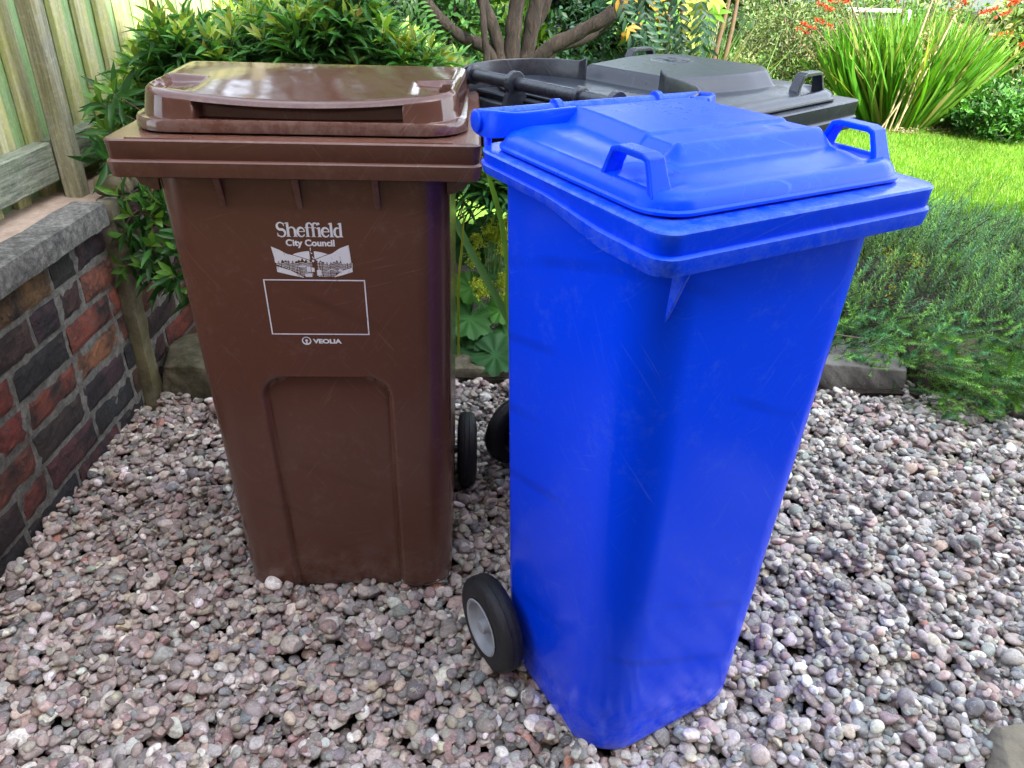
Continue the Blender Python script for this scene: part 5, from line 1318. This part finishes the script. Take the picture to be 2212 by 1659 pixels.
# sword leaved clump with orange flowers
def crocosmia():
    g = np.random.default_rng(61); bx, by = 3.12, 6.75; root = empty('crocosmia', (bx, by, 0)); tag(root, 'big sunlit clump of sword-shaped leaves with red orange flowers, on the lawn edge', 'flower clump')
    N = 1500; r = np.sqrt(g.random(N)); a = g.uniform(0, 6.283, N); ox, oy = r * np.cos(a), r * np.sin(a)
    base = np.stack([bx + ox * .30, by + oy * .20, np.full(N, .01)], 1)
    d = norm(np.stack([ox * .95 + g.normal(0, .10, N), oy * .45 + g.normal(0, .12, N), np.ones(N)], 1))
    out = norm(np.stack([ox, oy * .7, np.full(N, .35)], 1) + g.normal(0, .25, (N, 3)))
    side_n = norm(np.cross(d, out)); nr = norm(np.cross(side_n, d))
    c = np.where((g.random(N) < .55)[:, None], np.array([.10, .30, .025]), np.array([.19, .40, .04])); c = np.where((g.random(N) < .10)[:, None], np.array([.42, .44, .13]), c) * g.uniform(.65, 1.25, (N, 1))
    fo = Foliage(); tw = g.uniform(-1, 1, N)[:, None]; nr2 = norm(nr * .6 + side_n * tw * 1.1)
    fo.add(BLADE, base, d, nr2, g.uniform(.60, .97, N) * (1 - .05 * r), g.uniform(.018, .032, N), c, 1.3)
    fo.build('leaves', M_grass, root)
    mb = MB(); fl = Foliage(); H = []
    spots = [(2.27, .74), (2.33, .68), (2.42, .76), (2.46, .95), (2.52, .93), (2.60, .98), (2.70, .96), (2.40, .93), (2.36, .88), (2.85, .99), (2.95, .97), (3.02, .95), (3.15, .99), (3.28, .98), (3.40, .96), (3.05, 1.04), (3.72, .97), (3.80, .95), (3.62, 1.0), (3.50, .88), (3.66, .86), (3.85, .70), (3.92, .66), (2.56, 1.05), (3.33, .90)]
    for (x, z) in spots:
        y = by + g.uniform(-.25, .25); b = (bx + (x - bx) * .25, by, 0); tip = np.array([x, y, z])
        mb.tube(smooth_path([b, ((b[0] + x) / 2 - (x - bx) * .05, y, z * .55), tuple(tip)], 5), .004, 5, (.16, .12, .06), cap=False)
        d0 = norm(np.array([math.copysign(.8, x - bx + g.normal(0, .4)), g.normal(0, .2), .12])); k = 9
        P = tip + d0 * np.linspace(0, .12, k)[:, None] + np.array([0, 0, .02]) * np.linspace(0, 1, k)[:, None]
        mb.tube([tuple(q) for q in P[::2]], .0025, 4, (.2, .08, .05), cap=False)
        for q in P:
            if g.random() < .25: continue
            n = 6; dd = norm(np.tile(d0 * .5, (n, 1)) + g.normal(0, .6, (n, 3)) + [0, 0, .4]); fl.add(LEAF_LANCE, np.tile(q, (n, 1)), dd, g.normal(size=(n, 3)), .030, .0125, np.array([.72, .07, .02]) * g.uniform(.7, 1.25, (n, 1)))
    mb.build('flower_stem', M_stem, root, smooth=True, fix=False); fl.build('flowers', M_leaf, root)
    mb = MB(); dr = Foliage()
    for (x, z, b) in ((3.02, .99, 2.92), (3.22, .90, 3.0), (3.03, .72, 2.96), (3.08, .66, 3.02), (3.10, .55, 2.88)):
        mb.tube(smooth_path([(b, by - .30, .02), ((b + x) / 2 - .01, by - .34, z * .5), (x, by - .32, z)], 5), [.008] * 11, 5, (.55, .45, .26), cap=False)
        dr = Foliage(); P = np.array([x, by - .32, z]) + g.normal(0, .022, (46, 3)) * [1, 1, 1.6]; dr.add(LEAF_SIMPLE, P, g.normal(size=(46, 3)), g.normal(size=(46, 3)), .022, .014, np.array([.55, .43, .24]) * g.uniform(.6, 1.1, (46, 1))); dr.build('dry_seed_head', M_leaf, root)
    mb.build('dry_stalk', M_stem, root, smooth=True, fix=False)
    # leaf litter at the foot
    unp(root)
crocosmia()
M_litter = attrmat('dry_litter', .9, .3, 60, .003, .3, 30)
def litter(name, xr, yr, z, N, L, cols, seed, zsp=.01):
    g = np.random.default_rng(seed); fo = Foliage(); P = np.stack([g.uniform(*xr, N), g.uniform(*yr, N), z + g.uniform(0, zsp, N)], 1)
    d = norm(g.normal(size=(N, 3)) * [1, 1, .25]); ci = g.integers(0, len(cols), N)
    fo.add(LEAF_LANCE, P, d, np.tile([0, 0, 1.0], (N, 1)) + g.normal(0, .35, (N, 3)), g.uniform(.7, 1.4, N) * L, L * .3, np.array(cols)[ci] * g.uniform(.6, 1.3, (N, 1)))
    o = fo.build(name, M_litter, None); tag(o, kind='stuff'); return o
litter('leaf_litter', (2.7, 3.9), (6.35, 6.9), .02, 900, .05, [(.25, .17, .10), (.12, .05, .035), (.35, .28, .2)], 3, .03)
litter('bark_litter', (-1.1, 1.5), (1.0, 2.2), .002, 60, .022, [(.16, .045, .03), (.10, .04, .025), (.30, .2, .08)], 9, .006)
litter('bark_litter', (-1.1, -.2), (.4, 1.1), .004, 26, .020, [(.16, .035, .022), (.12, .04, .025)], 10, .006)

# grass tuft with straw, between the fingered-leaf shrub and the airy bush
g = np.random.default_rng(66); N = 420; fo = Foliage(); bs = np.stack([g.normal(1.0, .07, N), g.normal(5.0, .07, N), np.zeros(N)], 1)
straw = g.random(N) < .25
fo.add(BLADE, bs, np.stack([g.normal(0, .22, N), g.normal(0, .2, N), np.ones(N)], 1), g.normal(size=(N, 3)), g.uniform(.6, 1.08, N), .009, np.where(straw[:, None], np.array([.50, .42, .24]), np.array([.17, .32, .09])) * g.uniform(.7, 1.25, (N, 1)), 1.2)
o = fo.build('ornamental_grass', M_grass, None); tag(o, 'tall thin grass tuft with straw-coloured stalks just beyond the black bin', 'grass tuft')

# far right: outbuilding, bench, board fence
M_render = simple('grey_render', (.11, .125, .13), .8, 0, .1, 20, .1, 2)
M_dark = simple('dark_trim', (.02, .02, .022), .6)
ob = empty('outbuilding', (7.5, 12, 0)); tag(ob, 'pale grey outbuilding with a dark line along its foot, far right', 'building')
mb = MB(); mb.box((3.4, 11.0, .64), (13, 14, 2.7)); mb.build('wall', M_render, ob)
mb = MB(); mb.box((3.35, 10.95, .57), (13.05, 14.02, .64)); mb.build('dark_sill', M_dark, ob)
mb = MB(); mb.box((3.4, 11.0, -.1), (13, 14, .57)); mb.build('plinth', M_housebrick, ob)
mb = MB(); mb.prism([(10.7, 2.7), (14.3, 2.7), (12.5, 3.7)], 0, 3.1, 13.3); mb.build('roof', M_tiles, ob)
unp(ob)
M_greyw = woodmat('grey_board', (.03, .03, .028), (.075, .075, .068), (.15, .145, .13), 0, None, .3)
M_whitew = simple('white_wood', (.62, .62, .60), .7, 0, .2, 30, .15, 8)
be = empty('garden_bench', (3.52, 8.7, 0)); tag(be, 'grey slatted garden bench back with white top rail, behind the sword-leaved clump', 'bench')
mb = MB(); mb.box((3.26, 8.68, .745), (3.80, 8.75, .775)); mb.build('top_rail', M_whitew, be)
for z in (.54, .61, .675): mb = MB(); mb.box((3.29, 8.70, z), (3.77, 8.72, z + .045)); mb.build('slat', M_greyw, be)
for x in (3.27, 3.50, 3.745): mb = MB(); mb.box((x, 8.695, .0), (x + .045, 8.735, .745)); mb.build('leg', M_greyw, be)
mb = MB(); mb.box((3.27, 8.3, .40), (3.79, 8.69, .43)); mb.build('seat', M_greyw, be)
for x in (3.27, 3.745): mb = MB(); mb.box((x, 8.31, .0), (x + .04, 8.35, .40)); mb.build('leg', M_greyw, be)
unp(be)
mb = MB(); prof_ = [(.0, .52), (.04, .52), (.055, .58), (.045, .66), (.025, .72), (.03, .76), (.0, .77)]
V = []; F_ = []; n = 16
for k in range(n):
    for (r, z) in prof_: V.append((3.93 + r * math.cos(k * 2 * math.pi / n), 8.8 + r * math.sin(k * 2 * math.pi / n), z))
m_ = len(prof_)
for k in range(n):
    for i in range(m_ - 1): F_.append((k * m_ + i, k * m_ + i + 1, ((k + 1) % n) * m_ + i + 1, ((k + 1) % n) * m_ + i))
mb.add(V, F_); o = mb.build('white_jar', M_whitew, None, smooth=True); tag(o, 'small white jar beside the grey bench', 'jar')
mb = MB(); mb.box((3.85, 8.72, 0), (4.02, 8.88, .52)); o = mb.build('plinth_block', M_greyw, None, bevel=.01); tag(o, 'grey wooden plinth carrying the small white jar', 'plinth')
bf = empty('board_fence', (4.45, 7.0, 0)); tag(bf, 'low grey weathered boards half buried in leaves at the right edge', 'fence')
for i in range(5):
    mb = MB(); x = 4.12 + i * .105; mb.prism([(x, .0), (x + .095, .0), (x + .095, .36 + .02 * i), (x, .34 + .02 * i)], 1, 7.0, 7.02); mb.build('board', M_greyw, bf)
mb = MB(); mb.box((4.05, 7.021, .22), (4.75, 7.05, .26)); mb.build('rail', M_greyw, bf); unp(bf)
bk = empty('paling_fence', (-1.8, 8.6, 0)); tag(bk, 'distant grey paling fence glimpsed above the evergreen shrub', 'fence')
for i in range(26):
    mb = MB(); x = -2.7 + i * .075; mb.box((x, 8.6, .0), (x + .05, 8.62, 1.35)); mb.build('paling', M_greyw, bk)
mb = MB(); mb.box((-2.75, 8.621, 1.0), (-.75, 8.66, 1.06)); mb.build('rail', M_greyw, bk); unp(bk)
